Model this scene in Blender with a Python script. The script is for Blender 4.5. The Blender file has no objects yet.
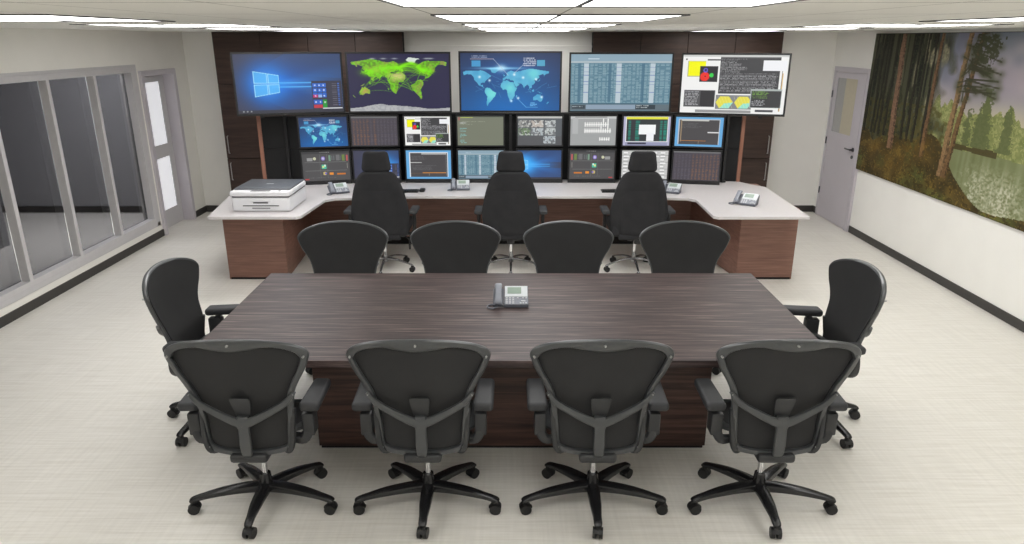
import bpy, bmesh, math, random
import numpy as np
from mathutils import Vector, Matrix

random.seed(7)
PI = math.pi
COL = bpy.context.scene.collection

# ------------------------------------------------------------------ materials
def lin(c):
    r = []
    for v in c[:3]:
        v = v / 255.0
        r.append(v / 12.92 if v <= .04045 else ((v + .055) / 1.055) ** 2.4)
    return (r[0], r[1], r[2], 1.0)

def mat(name, rgb, rough=.5, metal=0.0, spec=.5, var=0.0, scale=20.0, bump=0.0, bscale=200.0):
    m = bpy.data.materials.new(name); m.use_nodes = True
    nt = m.node_tree; b = nt.nodes['Principled BSDF']
    b.inputs['Base Color'].default_value = lin(rgb)
    b.inputs['Roughness'].default_value = rough
    b.inputs['Metallic'].default_value = metal
    b.inputs['Specular IOR Level'].default_value = spec
    tc = nt.nodes.new('ShaderNodeTexCoord')
    if var > 0:
        n = nt.nodes.new('ShaderNodeTexNoise'); n.inputs['Scale'].default_value = scale
        n.inputs['Detail'].default_value = 4
        nt.links.new(tc.outputs['Object'], n.inputs['Vector'])
        r = nt.nodes.new('ShaderNodeValToRGB')
        c0 = [max(0, v * (1 - var)) for v in lin(rgb)[:3]] + [1]
        c1 = [min(1, v * (1 + var)) for v in lin(rgb)[:3]] + [1]
        r.color_ramp.elements[0].color = c0; r.color_ramp.elements[1].color = c1
        r.color_ramp.elements[0].position = .3; r.color_ramp.elements[1].position = .7
        nt.links.new(n.outputs['Fac'], r.inputs['Fac'])
        nt.links.new(r.outputs['Color'], b.inputs['Base Color'])
    if bump > 0:
        n2 = nt.nodes.new('ShaderNodeTexNoise'); n2.inputs['Scale'].default_value = bscale
        nt.links.new(tc.outputs['Object'], n2.inputs['Vector'])
        bp = nt.nodes.new('ShaderNodeBump'); bp.inputs['Strength'].default_value = bump
        bp.inputs['Distance'].default_value = .002
        nt.links.new(n2.outputs['Fac'], bp.inputs['Height'])
        nt.links.new(bp.outputs['Normal'], b.inputs['Normal'])
    return m

def streak_mat(name, cols, scale=(1, 20, 20), rough=.4, spec=.5, detail=6, bump=.0, distort=0.0, nscale=1.0, coat=0.0):
    """wood-like / woven streaks running along the axis with the small scale"""
    m = bpy.data.materials.new(name); m.use_nodes = True
    nt = m.node_tree; b = nt.nodes['Principled BSDF']
    b.inputs['Roughness'].default_value = rough
    b.inputs['Specular IOR Level'].default_value = spec
    b.inputs['Coat Weight'].default_value = coat
    tc = nt.nodes.new('ShaderNodeTexCoord')
    mp = nt.nodes.new('ShaderNodeMapping'); mp.inputs['Scale'].default_value = scale
    nt.links.new(tc.outputs['Object'], mp.inputs['Vector'])
    n = nt.nodes.new('ShaderNodeTexNoise'); n.inputs['Scale'].default_value = nscale
    n.inputs['Detail'].default_value = detail; n.inputs['Roughness'].default_value = .65
    n.inputs['Distortion'].default_value = distort
    nt.links.new(mp.outputs['Vector'], n.inputs['Vector'])
    r = nt.nodes.new('ShaderNodeValToRGB')
    cr = r.color_ramp
    for i, (p, c) in enumerate(cols):
        e = cr.elements[i] if i < 2 else cr.elements.new(p)
        e.position = p; e.color = lin(c)
    nt.links.new(n.outputs['Fac'], r.inputs['Fac'])
    nt.links.new(r.outputs['Color'], b.inputs['Base Color'])
    if bump:
        bp = nt.nodes.new('ShaderNodeBump'); bp.inputs['Strength'].default_value = bump
        bp.inputs['Distance'].default_value = .002
        nt.links.new(n.outputs['Fac'], bp.inputs['Height'])
        nt.links.new(bp.outputs['Normal'], b.inputs['Normal'])
    return m

def emis_mat(name, rgb, strength):
    m = bpy.data.materials.new(name); m.use_nodes = True
    nt = m.node_tree; b = nt.nodes['Principled BSDF']
    b.inputs['Base Color'].default_value = lin(rgb)
    b.inputs['Emission Color'].default_value = lin(rgb)
    b.inputs['Emission Strength'].default_value = strength
    return m

def pixel_mat(name, emit, base=0.0, rough=.35):
    """colours stored on the mesh faces: a lit screen, or a painted canvas"""
    m = bpy.data.materials.new(name); m.use_nodes = True
    nt = m.node_tree; b = nt.nodes['Principled BSDF']
    a = nt.nodes.new('ShaderNodeAttribute'); a.attribute_name = 'col'
    b.inputs['Roughness'].default_value = rough
    if emit > 0:
        b.inputs['Base Color'].default_value = (.012, .012, .013, 1)
        b.inputs['Specular IOR Level'].default_value = .25
        nt.links.new(a.outputs['Color'], b.inputs['Emission Color'])
        b.inputs['Emission Strength'].default_value = emit
    else:
        nt.links.new(a.outputs['Color'], b.inputs['Base Color'])
        b.inputs['Specular IOR Level'].default_value = .2
    return m

def glass_mat(name, tint, refl=.06):
    m = bpy.data.materials.new(name); m.use_nodes = True
    nt = m.node_tree; nt.nodes.clear()
    o = nt.nodes.new('ShaderNodeOutputMaterial'); mx = nt.nodes.new('ShaderNodeMixShader')
    t = nt.nodes.new('ShaderNodeBsdfTransparent'); t.inputs[0].default_value = lin(tint)
    g = nt.nodes.new('ShaderNodeBsdfGlossy'); g.inputs['Roughness'].default_value = .04
    mx.inputs[0].default_value = refl
    nt.links.new(t.outputs[0], mx.inputs[1]); nt.links.new(g.outputs[0], mx.inputs[2])
    nt.links.new(mx.outputs[0], o.inputs[0])
    return m

M = {}
M['wall'] = mat('wall_paint', (244, 243, 239), .8, spec=.2, var=.015, scale=3)
M['wall_left'] = mat('wall_paint_left', (240, 238, 232), .8, spec=.2, var=.015, scale=3)
M['baseboard'] = mat('baseboard_rubber', (58, 56, 54), .5, var=.05)
M['frame_grey'] = mat('frame_grey_paint', (198, 196, 198), .45, var=.02)
M['frame_dark'] = mat('hinge_dark_grey', (70, 70, 72), .6, var=.02)  # plain dark grey for the door hinges
M['door_lilac'] = mat('door_lilac_paint', (198, 193, 200), .5, var=.02, scale=4)
M['door_gap'] = mat('door_gap', (120, 117, 124), .6, var=.02)
M['frosted'] = emis_mat('frosted_glass_glow', (240, 241, 246), .5)  # panes emit by themselves, imitating a bright room behind the door
M['door_win_grey'] = mat('door_glass_grey', (168, 168, 168), .25, var=.03)
M['door_win_beige'] = mat('door_glass_beige', (196, 188, 166), .25, var=.03)
M['metal_dark'] = mat('handle_metal', (90, 90, 94), .3, metal=.8, var=.04)
M['chrome'] = mat('chrome', (225, 225, 228), .14, metal=1.0, var=.02)
M['steel'] = mat('brushed_steel', (205, 205, 205), .3, metal=.7, var=.02)
M['wood_table'] = streak_mat('dark_zebra_wood', [(.30, (34, 26, 26)), (.44, (56, 45, 45)), (.55, (76, 62, 61)), (.70, (118, 102, 99))], (2.2, 60, 30), .48, .4, 8, .1, .35)
M['wood_table_base'] = streak_mat('dark_zebra_wood_base', [(.32, (40, 27, 24)), (.47, (66, 46, 41)), (.58, (84, 60, 54)), (.74, (106, 80, 72))], (1.3, 8, 34), .45, .4, 8, .1, .6)
M['wood_desk'] = streak_mat('red_brown_wood', [(.30, (113, 81, 70)), (.5, (130, 95, 83)), (.7, (146, 110, 97))], (2.5, 8, 60), .45, .4, 7, .05, .3)
M['wood_wall'] = streak_mat('dark_walnut', [(.30, (56, 42, 37)), (.5, (70, 54, 48)), (.7, (84, 66, 59))], (2.0, 3, 30), .45, .4, 7, .05, .4)
M['wood_strip'] = streak_mat('copper_wood', [(.3, (128, 84, 66)), (.7, (160, 112, 92))], (20, 20, 2), .4)
M['gap_black'] = mat('joint_black', (16, 13, 12), .8, var=.02)
M['laminate'] = mat('pale_laminate', (205, 201, 202), .3, var=.03, scale=40)
M['laminate_edge'] = mat('pale_laminate_edge', (180, 176, 172), .4, var=.02)
M['black'] = mat('black_plastic', (26, 26, 28), .35, var=.05)
M['black_matt'] = mat('black_matt_panel', (24, 24, 25), .6, spec=.3, var=.08, scale=6)
M['mesh'] = mat('chair_mesh_weave', (50, 50, 51), .75, spec=.25, var=.07, scale=7, bump=.25, bscale=900)
M['frame_chair'] = mat('chair_frame_graphite', (68, 70, 72), .30, spec=.6, var=.04, scale=15)
M['frame_low'] = mat('chair_bracket_dark', (46, 47, 49), .45, var=.05)
M['pad'] = mat('armrest_pad_rubber', (48, 49, 52), .6, var=.05, scale=30)
M['leg_black'] = mat('base_black_gloss', (40, 40, 42), .24, spec=.7, metal=.35, var=.04)
M['caster'] = mat('caster_rubber', (20, 20, 21), .5, var=.05)
M['chrome_dark'] = mat('chrome_dark', (150, 150, 152), .2, metal=.9, var=.03)
M['bolt'] = mat('bolt_grey', (165, 165, 164), .4, var=.02)
M['fabric'] = mat('black_fabric', (50, 50, 52), .9, spec=.12, var=.12, scale=9, bump=.3, bscale=700)
M['printer_white'] = mat('printer_white', (232, 232, 236), .4, var=.01)
M['printer_grey'] = mat('printer_lid_grey', (92, 95, 100), .45, var=.03)
M['printer_slot'] = mat('printer_slot', (60, 62, 66), .5, var=.02)
M['printer_black'] = mat('printer_gap_black', (24, 25, 28), .5, var=.02)
M['phone_grey'] = mat('phone_grey', (132, 136, 146), .4, var=.03)
M['phone_dark'] = mat('phone_dark_grey', (92, 95, 104), .4, var=.03)
M['phone_silver'] = mat('phone_silver', (205, 210, 214), .35, var=.02)
M['phone_lcd'] = mat('phone_lcd', (140, 158, 146), .3, var=.03)
M['phone_key'] = mat('phone_key', (196, 198, 204), .4, var=.02)
M['light'] = emis_mat('light_diffuser', (255, 254, 252), 6.6)
M['light_soft'] = emis_mat('light_diffuser_dimmed', (255, 254, 252), 3.7)
M['grid_black'] = mat('light_grid_black', (38, 36, 34), .6, var=.02)
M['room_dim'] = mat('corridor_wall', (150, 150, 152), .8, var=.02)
M['room_dim_floor'] = mat('corridor_floor', (222, 221, 218), .6, var=.02)
M['glass_dark'] = glass_mat('smoked_glass', (158, 158, 160), .05)
M['screen'] = pixel_mat('lit_screen', 1.0)
M['canvas'] = pixel_mat('painted_canvas', 0, rough=.55)
M['frame_paint'] = mat('picture_frame_edge', (38, 34, 30), .5, var=.03)
M['floor'] = streak_mat('pale_woven_vinyl', [(.30, (219, 215, 207)), (.5, (229, 226, 219)), (.7, (237, 234, 229))], (2.2, 60, 1), .42, .35, 5)
# floor: add the fainter weave across
def floor_extra():
    nt = M['floor'].node_tree; b = nt.nodes['Principled BSDF']
    tc = nt.nodes.new('ShaderNodeTexCoord'); mp = nt.nodes.new('ShaderNodeMapping')
    mp.inputs['Scale'].default_value = (50, 1.6, 1)
    nt.links.new(tc.outputs['Object'], mp.inputs['Vector'])
    n = nt.nodes.new('ShaderNodeTexNoise'); n.inputs['Scale'].default_value = 1; n.inputs['Detail'].default_value = 4
    nt.links.new(mp.outputs['Vector'], n.inputs['Vector'])
    r = nt.nodes.new('ShaderNodeValToRGB')
    r.color_ramp.elements[0].position = .3; r.color_ramp.elements[0].color = (.93, .93, .93, 1)
    r.color_ramp.elements[1].position = .7; r.color_ramp.elements[1].color = (1, 1, 1, 1)
    nt.links.new(n.outputs['Fac'], r.inputs['Fac'])
    src = b.inputs['Base Color'].links[0].from_socket
    mx = nt.nodes.new('ShaderNodeMix'); mx.data_type = 'RGBA'; mx.blend_type = 'MULTIPLY'
    mx.inputs[0].default_value = 1.0
    nt.links.new(src, mx.inputs[6]); nt.links.new(r.outputs['Color'], mx.inputs[7])
    nt.links.new(mx.outputs[2], b.inputs['Base Color'])
floor_extra()

def ceiling_mat():
    m = bpy.data.materials.new('ceiling_tiles'); m.use_nodes = True
    nt = m.node_tree; b = nt.nodes['Principled BSDF']
    b.inputs['Roughness'].default_value = .85; b.inputs['Specular IOR Level'].default_value = .15
    tc = nt.nodes.new('ShaderNodeTexCoord'); sp = nt.nodes.new('ShaderNodeSeparateXYZ')
    nt.links.new(tc.outputs['Object'], sp.inputs[0])
    def line(out, off, pitch, width):
        a = nt.nodes.new('ShaderNodeMath'); a.operation = 'SUBTRACT'; a.inputs[1].default_value = off
        nt.links.new(out, a.inputs[0])
        p = nt.nodes.new('ShaderNodeMath'); p.operation = 'PINGPONG'; p.inputs[1].default_value = pitch / 2
        nt.links.new(a.outputs[0], p.inputs[0])
        c = nt.nodes.new('ShaderNodeMath'); c.operation = 'LESS_THAN'; c.inputs[1].default_value = width
        nt.links.new(p.outputs[0], c.inputs[0])
        return c.outputs[0]
    lx = line(sp.outputs[0], -.305, .49, .003)
    ly = line(sp.outputs[1], .16, .895, .006)
    mx = nt.nodes.new('ShaderNodeMath'); mx.operation = 'MAXIMUM'
    nt.links.new(lx, mx.inputs[0]); nt.links.new(ly, mx.inputs[1])
    n = nt.nodes.new('ShaderNodeTexNoise'); n.inputs['Scale'].default_value = 60
    nt.links.new(tc.outputs['Object'], n.inputs['Vector'])
    r = nt.nodes.new('ShaderNodeValToRGB')
    r.color_ramp.elements[0].color = lin((238, 237, 231)); r.color_ramp.elements[1].color = lin((245, 244, 239))
    nt.links.new(n.outputs['Fac'], r.inputs['Fac'])
    c = nt.nodes.new('ShaderNodeMix'); c.data_type = 'RGBA'
    nt.links.new(mx.outputs[0], c.inputs[0]); nt.links.new(r.outputs['Color'], c.inputs[6])
    c.inputs[7].default_value = lin((150, 148, 142))
    nt.links.new(c.outputs[2], b.inputs['Base Color'])
    return m
M['ceiling'] = ceiling_mat()

# ------------------------------------------------------------------ mesh helpers
def catmull(pts, n=4, closed=False):
    P = [Vector(p) for p in pts]; out = []
    N = len(P); rng = range(N) if closed else range(N - 1)
    for i in rng:
        if closed:
            a, b, c, d = P[(i - 1) % N], P[i], P[(i + 1) % N], P[(i + 2) % N]
        else:
            a, b, c, d = P[max(i - 1, 0)], P[i], P[i + 1], P[min(i + 2, N - 1)]
        for k in range(n):
            t = k / n
            out.append(.5 * ((2 * b) + (c - a) * t + (2 * a - 5 * b + 4 * c - d) * t * t + (3 * b - a - 3 * c + d) * t ** 3))
    if not closed: out.append(P[-1].copy())
    return out

class MB:
    def __init__(s): s.bm = bmesh.new(); s.mi = 0
    def _f(s, vs):
        try:
            f = s.bm.faces.new(vs); f.material_index = s.mi; return f
        except ValueError: return None
    def box(s, x0, x1, y0, y1, z0, z1, bev=0.0, seg=2):
        g = bmesh.ops.create_cube(s.bm, size=1.0)
        vs = g['verts']
        for v in vs:
            v.co = Vector((x0 + (v.co.x + .5) * (x1 - x0), y0 + (v.co.y + .5) * (y1 - y0), z0 + (v.co.z + .5) * (z1 - z0)))
        fs = {f for v in vs for f in v.link_faces}
        for f in fs: f.material_index = s.mi
        if bev > 0:
            es = list({e for v in vs for e in v.link_edges})
            r = bmesh.ops.bevel(s.bm, geom=es, offset=bev, segments=seg, profile=.5, affect='EDGES')
            for f in r['faces']: f.material_index = s.mi
            vs = list({v for f in r['faces'] for v in f.verts} | {v for v in vs if v.is_valid})
        return [v for v in vs if v.is_valid]
    def xf(s, vs, m):
        for v in vs: v.co = m @ v.co
    def cyl(s, p0, p1, r0, r1=None, seg=16, caps=True):
        r1 = r0 if r1 is None else r1
        return s.sweep([p0, p1], [(r0 * 2, r0 * 2), (r1 * 2, r1 * 2)], seg=seg, caps=caps, power=1)
    def sweep(s, pts, dims, up=(0, 0, 1), seg=10, caps=True, power=1.0, closed=False):
        """section of width (across, perpendicular to up) and height, swept along pts"""
        P = [Vector(p) for p in pts]; N = len(P)
        if isinstance(dims, tuple): dims = [dims] * N
        if len(dims) != N:
            D = []
            for i in range(N):
                t = i / (N - 1) * (len(dims) - 1); k = min(int(t), len(dims) - 2); u = t - k
                D.append((dims[k][0] * (1 - u) + dims[k + 1][0] * u, dims[k][1] * (1 - u) + dims[k + 1][1] * u))
            dims = D
        up = Vector(up); rings = []
        for i in range(N):
            if closed: t = P[(i + 1) % N] - P[i - 1]
            else: t = P[min(i + 1, N - 1)] - P[max(i - 1, 0)]
            t.normalize()
            sd = t.cross(up)
            if sd.length < 1e-4: sd = t.cross(Vector((0, 1, 0)))
            if sd.length < 1e-4: sd = Vector((1, 0, 0))
            sd.normalize(); u2 = sd.cross(t).normalized()
            ring = []
            for k in range(seg):
                a = 2 * PI * (k + .5) / seg; c, q = math.cos(a), math.sin(a)
                cx = math.copysign(abs(c) ** power, c); cy = math.copysign(abs(q) ** power, q)
                ring.append(s.bm.verts.new(P[i] + sd * cx * dims[i][0] / 2 + u2 * cy * dims[i][1] / 2))
            rings.append(ring)
        R = N if closed else N - 1
        for i in range(R):
            a, b = rings[i], rings[(i + 1) % N]
            for k in range(seg): s._f([a[k], a[(k + 1) % seg], b[(k + 1) % seg], b[k]])
        if caps and not closed:
            s._f(list(reversed(rings[0]))); s._f(rings[-1])
        return [v for r in rings for v in r]
    def prism(s, poly, z0, z1):
        a = [s.bm.verts.new((x, y, z0)) for x, y in poly]; b = [s.bm.verts.new((x, y, z1)) for x, y in poly]
        n = len(poly)
        s._f(list(reversed(a))); s._f(b)
        for i in range(n): s._f([a[i], a[(i + 1) % n], b[(i + 1) % n], b[i]])
        return a + b
    def shell(s, prof, fn, nx=10, thick=.02, edge=0.0):
        """solid made from symmetric profile rows (halfwidth, z): fn(x,z)->y of the front; thickness tapers by edge"""
        fr, bk = [], []
        n = len(prof)
        for i, (w, z) in enumerate(prof):
            r1, r2 = [], []
            for k in range(nx + 1):
                u = -1 + 2 * k / nx; x = w * u
                v = i / (n - 1) * 2 - 1
                th = thick * (1 - edge * max(abs(u) ** 4, abs(v) ** 6))
                y = fn(x, z)
                r1.append(s.bm.verts.new((x, y + th / 2, z))); r2.append(s.bm.verts.new((x, y - th / 2, z)))
            fr.append(r1); bk.append(r2)
        for i in range(n - 1):
            for k in range(nx):
                s._f([fr[i][k], fr[i][k + 1], fr[i + 1][k + 1], fr[i + 1][k]])
                s._f([bk[i][k + 1], bk[i][k], bk[i + 1][k], bk[i + 1][k + 1]])
        for i in range(n - 1):
            s._f([fr[i][0], fr[i + 1][0], bk[i + 1][0], bk[i][0]])
            s._f([fr[i][nx], bk[i][nx], bk[i + 1][nx], fr[i + 1][nx]])
        for k in range(nx):
            s._f([fr[0][k], bk[0][k], bk[0][k + 1], fr[0][k + 1]])
            s._f([fr[-1][k], fr[-1][k + 1], bk[-1][k + 1], bk[-1][k]])
    def build(s, name, mats, parent=None, smooth=False, angle=35):
        if not isinstance(mats, (list, tuple)): mats = [mats]
        bmesh.ops.recalc_face_normals(s.bm, faces=s.bm.faces)
        me = bpy.data.meshes.new(name); s.bm.to_mesh(me); s.bm.free()
        for m in mats: me.materials.append(m)
        if smooth:
            me.polygons.foreach_set('use_smooth', [True] * len(me.polygons))
            try: me.set_sharp_from_angle(angle=math.radians(angle))
            except Exception: pass
        o = bpy.data.objects.new(name, me); COL.objects.link(o)
        if parent: o.parent = parent
        return o

def tag(o, label=None, cat=None, group=None, kind=None):
    if label: o['label'] = label
    if cat: o['category'] = cat
    if group: o['group'] = group
    if kind: o['kind'] = kind
    return o
def empty(name, loc, rz=0, label=None, cat=None, group=None, kind=None):
    o = bpy.data.objects.new(name, None); COL.objects.link(o)
    o.location = loc; o.rotation_euler = (0, 0, rz); o.empty_display_size = .1
    return tag(o, label, cat, group, kind)
def copy_tree(o, parent=None):
    c = o.copy(); COL.objects.link(c)
    if parent is not None: c.parent = parent
    for ch in list(o.children): copy_tree(ch, c)
    return c
def struct(name, mb, m, parent=None):
    o = mb.build(name, m, parent)
    if parent is None: tag(o, kind='structure')
    return o

# ------------------------------------------------------------------ pictures drawn cell by cell
class Canvas:
    def __init__(s, w, h, bg):
        s.w, s.h = w, h; s.a = np.empty((h, w, 3)); s.a[:] = bg
        s.y, s.x = np.mgrid[0:h, 0:w]; s.u = (s.x + .5) / w; s.v = (s.y + .5) / h
    def mix(s, m, c, al=1.0):
        m = np.clip(np.asarray(m, float) * al, 0, 1)[..., None]
        s.a = s.a * (1 - m) + np.asarray(c, float) * m
    def rect(s, x0, y0, x1, y1, c, al=1.0):
        s.mix((s.u >= x0) & (s.u < x1) & (s.v >= y0) & (s.v < y1), c, al)
    def frame(s, x0, y0, x1, y1, c, t=.008):
        s.rect(x0, y0, x1, y0 + t * 1.7, c); s.rect(x0, y1 - t * 1.7, x1, y1, c)
        s.rect(x0, y0, x0 + t, y1, c); s.rect(x1 - t, y0, x1, y1, c)
    def disc(s, cx, cy, r, c, al=1.0, asp=1.78):
        s.mix(((s.u - cx) * asp) ** 2 + (s.v - cy) ** 2 < r * r, c, al)
    def poly(s, pts, c, al=1.0):
        ins = np.zeros(s.u.shape, bool); n = len(pts)
        for i in range(n):
            x0, y0 = pts[i]; x1, y1 = pts[(i + 1) % n]
            if y0 == y1: continue
            cond = ((s.v >= min(y0, y1)) & (s.v < max(y0, y1)) & (s.u < (x1 - x0) * (s.v - y0) / (y1 - y0) + x0))
            ins ^= cond
        s.mix(ins, c, al); return ins
    def line(s, x0, y0, x1, y1, c, t=.006, al=1.0, asp=1.78):
        dx, dy = (x1 - x0) * asp, y1 - y0; L = dx * dx + dy * dy + 1e-9
        k = np.clip((((s.u - x0) * asp) * dx + (s.v - y0) * dy) / L, 0, 1)
        d = np.hypot((s.u - x0) * asp - k * dx, s.v - y0 - k * dy)
        s.mix(np.clip((t - d) / t * 2, 0, 1), c, al)
    def glow(s, cx, cy, rx, ry, c, al=1.0):
        s.mix(np.exp(-(((s.u - cx) / rx) ** 2 + ((s.v - cy) / ry) ** 2)), c, al)
    def text(s, x0, y0, x1, y1, c, rows=6, dens=.7, seed=1, al=.8, ragged=.4):
        rg = np.random.RandomState(seed); rh = (y1 - y0) / rows
        for i in range(rows):
            e = x1 - (x1 - x0) * rg.rand() * ragged; ya = y0 + i * rh
            noise = rg.rand(s.w) < dens
            m = (s.u >= x0) & (s.u < e) & (s.v >= ya) & (s.v < ya + rh * .55) & noise[None, :]
            s.mix(m, c, al)

def vnoise(h, w, gy, gx, seed):
    rg = np.random.RandomState(seed); g = rg.rand(gy + 2, gx + 2)
    y = np.linspace(0, gy, h); x = np.linspace(0, gx, w)
    yi = y.astype(int); xi = x.astype(int); fy = (y - yi)[:, None]; fx = (x - xi)[None, :]
    fy = fy * fy * (3 - 2 * fy); fx = fx * fx * (3 - 2 * fx)
    a = g[np.ix_(yi, xi)]; b = g[np.ix_(yi, xi + 1)]; c = g[np.ix_(yi + 1, xi)]; d = g[np.ix_(yi + 1, xi + 1)]
    return (a * (1 - fx) + b * fx) * (1 - fy) + (c * (1 - fx) + d * fx) * fy

def picture_mesh(name, cv, W, H, material, parent, loc):
    h, w = cv.h, cv.w
    xs = np.linspace(-W / 2, W / 2, w + 1); zs = np.linspace(H, 0, h + 1)
    X, Z = np.meshgrid(xs, zs)
    co = np.stack([X, np.zeros_like(X), Z], -1).reshape(-1, 3)
    i = np.arange(h)[:, None] * (w + 1) + np.arange(w)[None, :]
    f = np.stack([i + w + 1, i + w + 2, i + 1, i], -1).reshape(-1, 4)
    me = bpy.data.meshes.new(name)
    me.vertices.add(len(co)); me.vertices.foreach_set('co', co.ravel())
    me.loops.add(f.size); me.loops.foreach_set('vertex_index', f.ravel())
    me.polygons.add(len(f)); me.polygons.foreach_set('loop_start', np.arange(0, f.size, 4))
    me.polygons.foreach_set('loop_total', np.full(len(f), 4)); me.update(calc_edges=True)
    c = np.clip(cv.a, 0, 255) / 255.0
    c = np.where(c <= .04045, c / 12.92, ((c + .055) / 1.055) ** 2.4)
    rgba = np.concatenate([c, np.ones((h, w, 1))], -1).astype(np.float32)
    at = me.attributes.new('col', 'FLOAT_COLOR', 'FACE'); at.data.foreach_set('color', rgba.ravel())
    me.materials.append(material)
    o = bpy.data.objects.new(name, me); COL.objects.link(o); o.parent = parent; o.location = loc
    return o

LAND = [
 [(-168,66),(-155,71),(-125,70),(-95,72),(-80,68),(-62,58),(-55,52),(-66,44),(-75,38),(-81,30),(-81,25),(-84,30),(-97,27),(-97,20),(-88,21),(-88,15),(-80,8),(-92,15),(-105,20),(-113,30),(-124,40),(-125,49),(-135,58),(-152,59),(-165,55)],
 [(-80,8),(-72,12),(-60,9),(-50,0),(-35,-7),(-39,-18),(-48,-27),(-58,-38),(-66,-45),(-70,-54),(-75,-48),(-71,-20),(-81,-5)],
 [(-17,15),(-16,25),(-6,35),(10,37),(20,31),(33,31),(43,11),(51,12),(40,-5),(40,-16),(33,-27),(20,-35),(12,-18),(9,0),(5,5),(-8,4)],
 [(-9,37),(-9,44),(0,48),(8,54),(8,58),(5,60),(12,66),(25,71),(40,67),(60,69),(75,73),(105,78),(140,73),(178,68),(176,62),(162,58),(157,51),(155,60),(135,54),(140,47),(130,42),(127,35),(121,40),(118,38),(122,30),(115,22),(108,20),(109,12),(104,9),(100,13),(104,1),(99,8),(97,17),(90,22),(80,15),(77,8),(73,18),(67,25),(57,26),(50,30),(56,25),(59,22),(45,13),(35,28),(36,36),(27,37),(22,37),(18,41),(12,45),(16,38),(8,44),(3,42),(-2,37)],
 [(114,-22),(122,-18),(131,-12),(136,-12),(137,-17),(142,-11),(146,-19),(153,-27),(150,-37),(140,-38),(131,-32),(115,-34)],
 [(95,5),(106,-6),(104,-6),(96,3)], [(109,2),(117,6),(117,-3),(111,-3)], [(131,-1),(150,-9),(140,-8)], [(44,-16),(50,-15),(46,-25)],
 [(130,32),(140,36),(142,44),(138,37)], [(-5,50),(1,52),(-3,58),(-6,56)], [(168,-45),(176,-38),(178,-40),(170,-47)]]
GREEN_ISLE = [(-73,78),(-30,83),(-20,74),(-40,62),(-52,65),(-58,75)]

def put_map(cv, box, flip, col, colf=None):
    x0, y0, x1, y1 = box; mask = np.zeros(cv.u.shape, bool)
    def tr(p):
        u = (p[0] + 170) / 350.0
        if flip: u = 1 - u
        return (x0 + u * (x1 - x0), y0 + (84 - p[1]) / 140.0 * (y1 - y0))
    for L in LAND: mask |= cv.poly([tr(p) for p in L], col)
    g = cv.poly([tr(p) for p in GREEN_ISLE], col)
    return mask, g, tr

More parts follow.
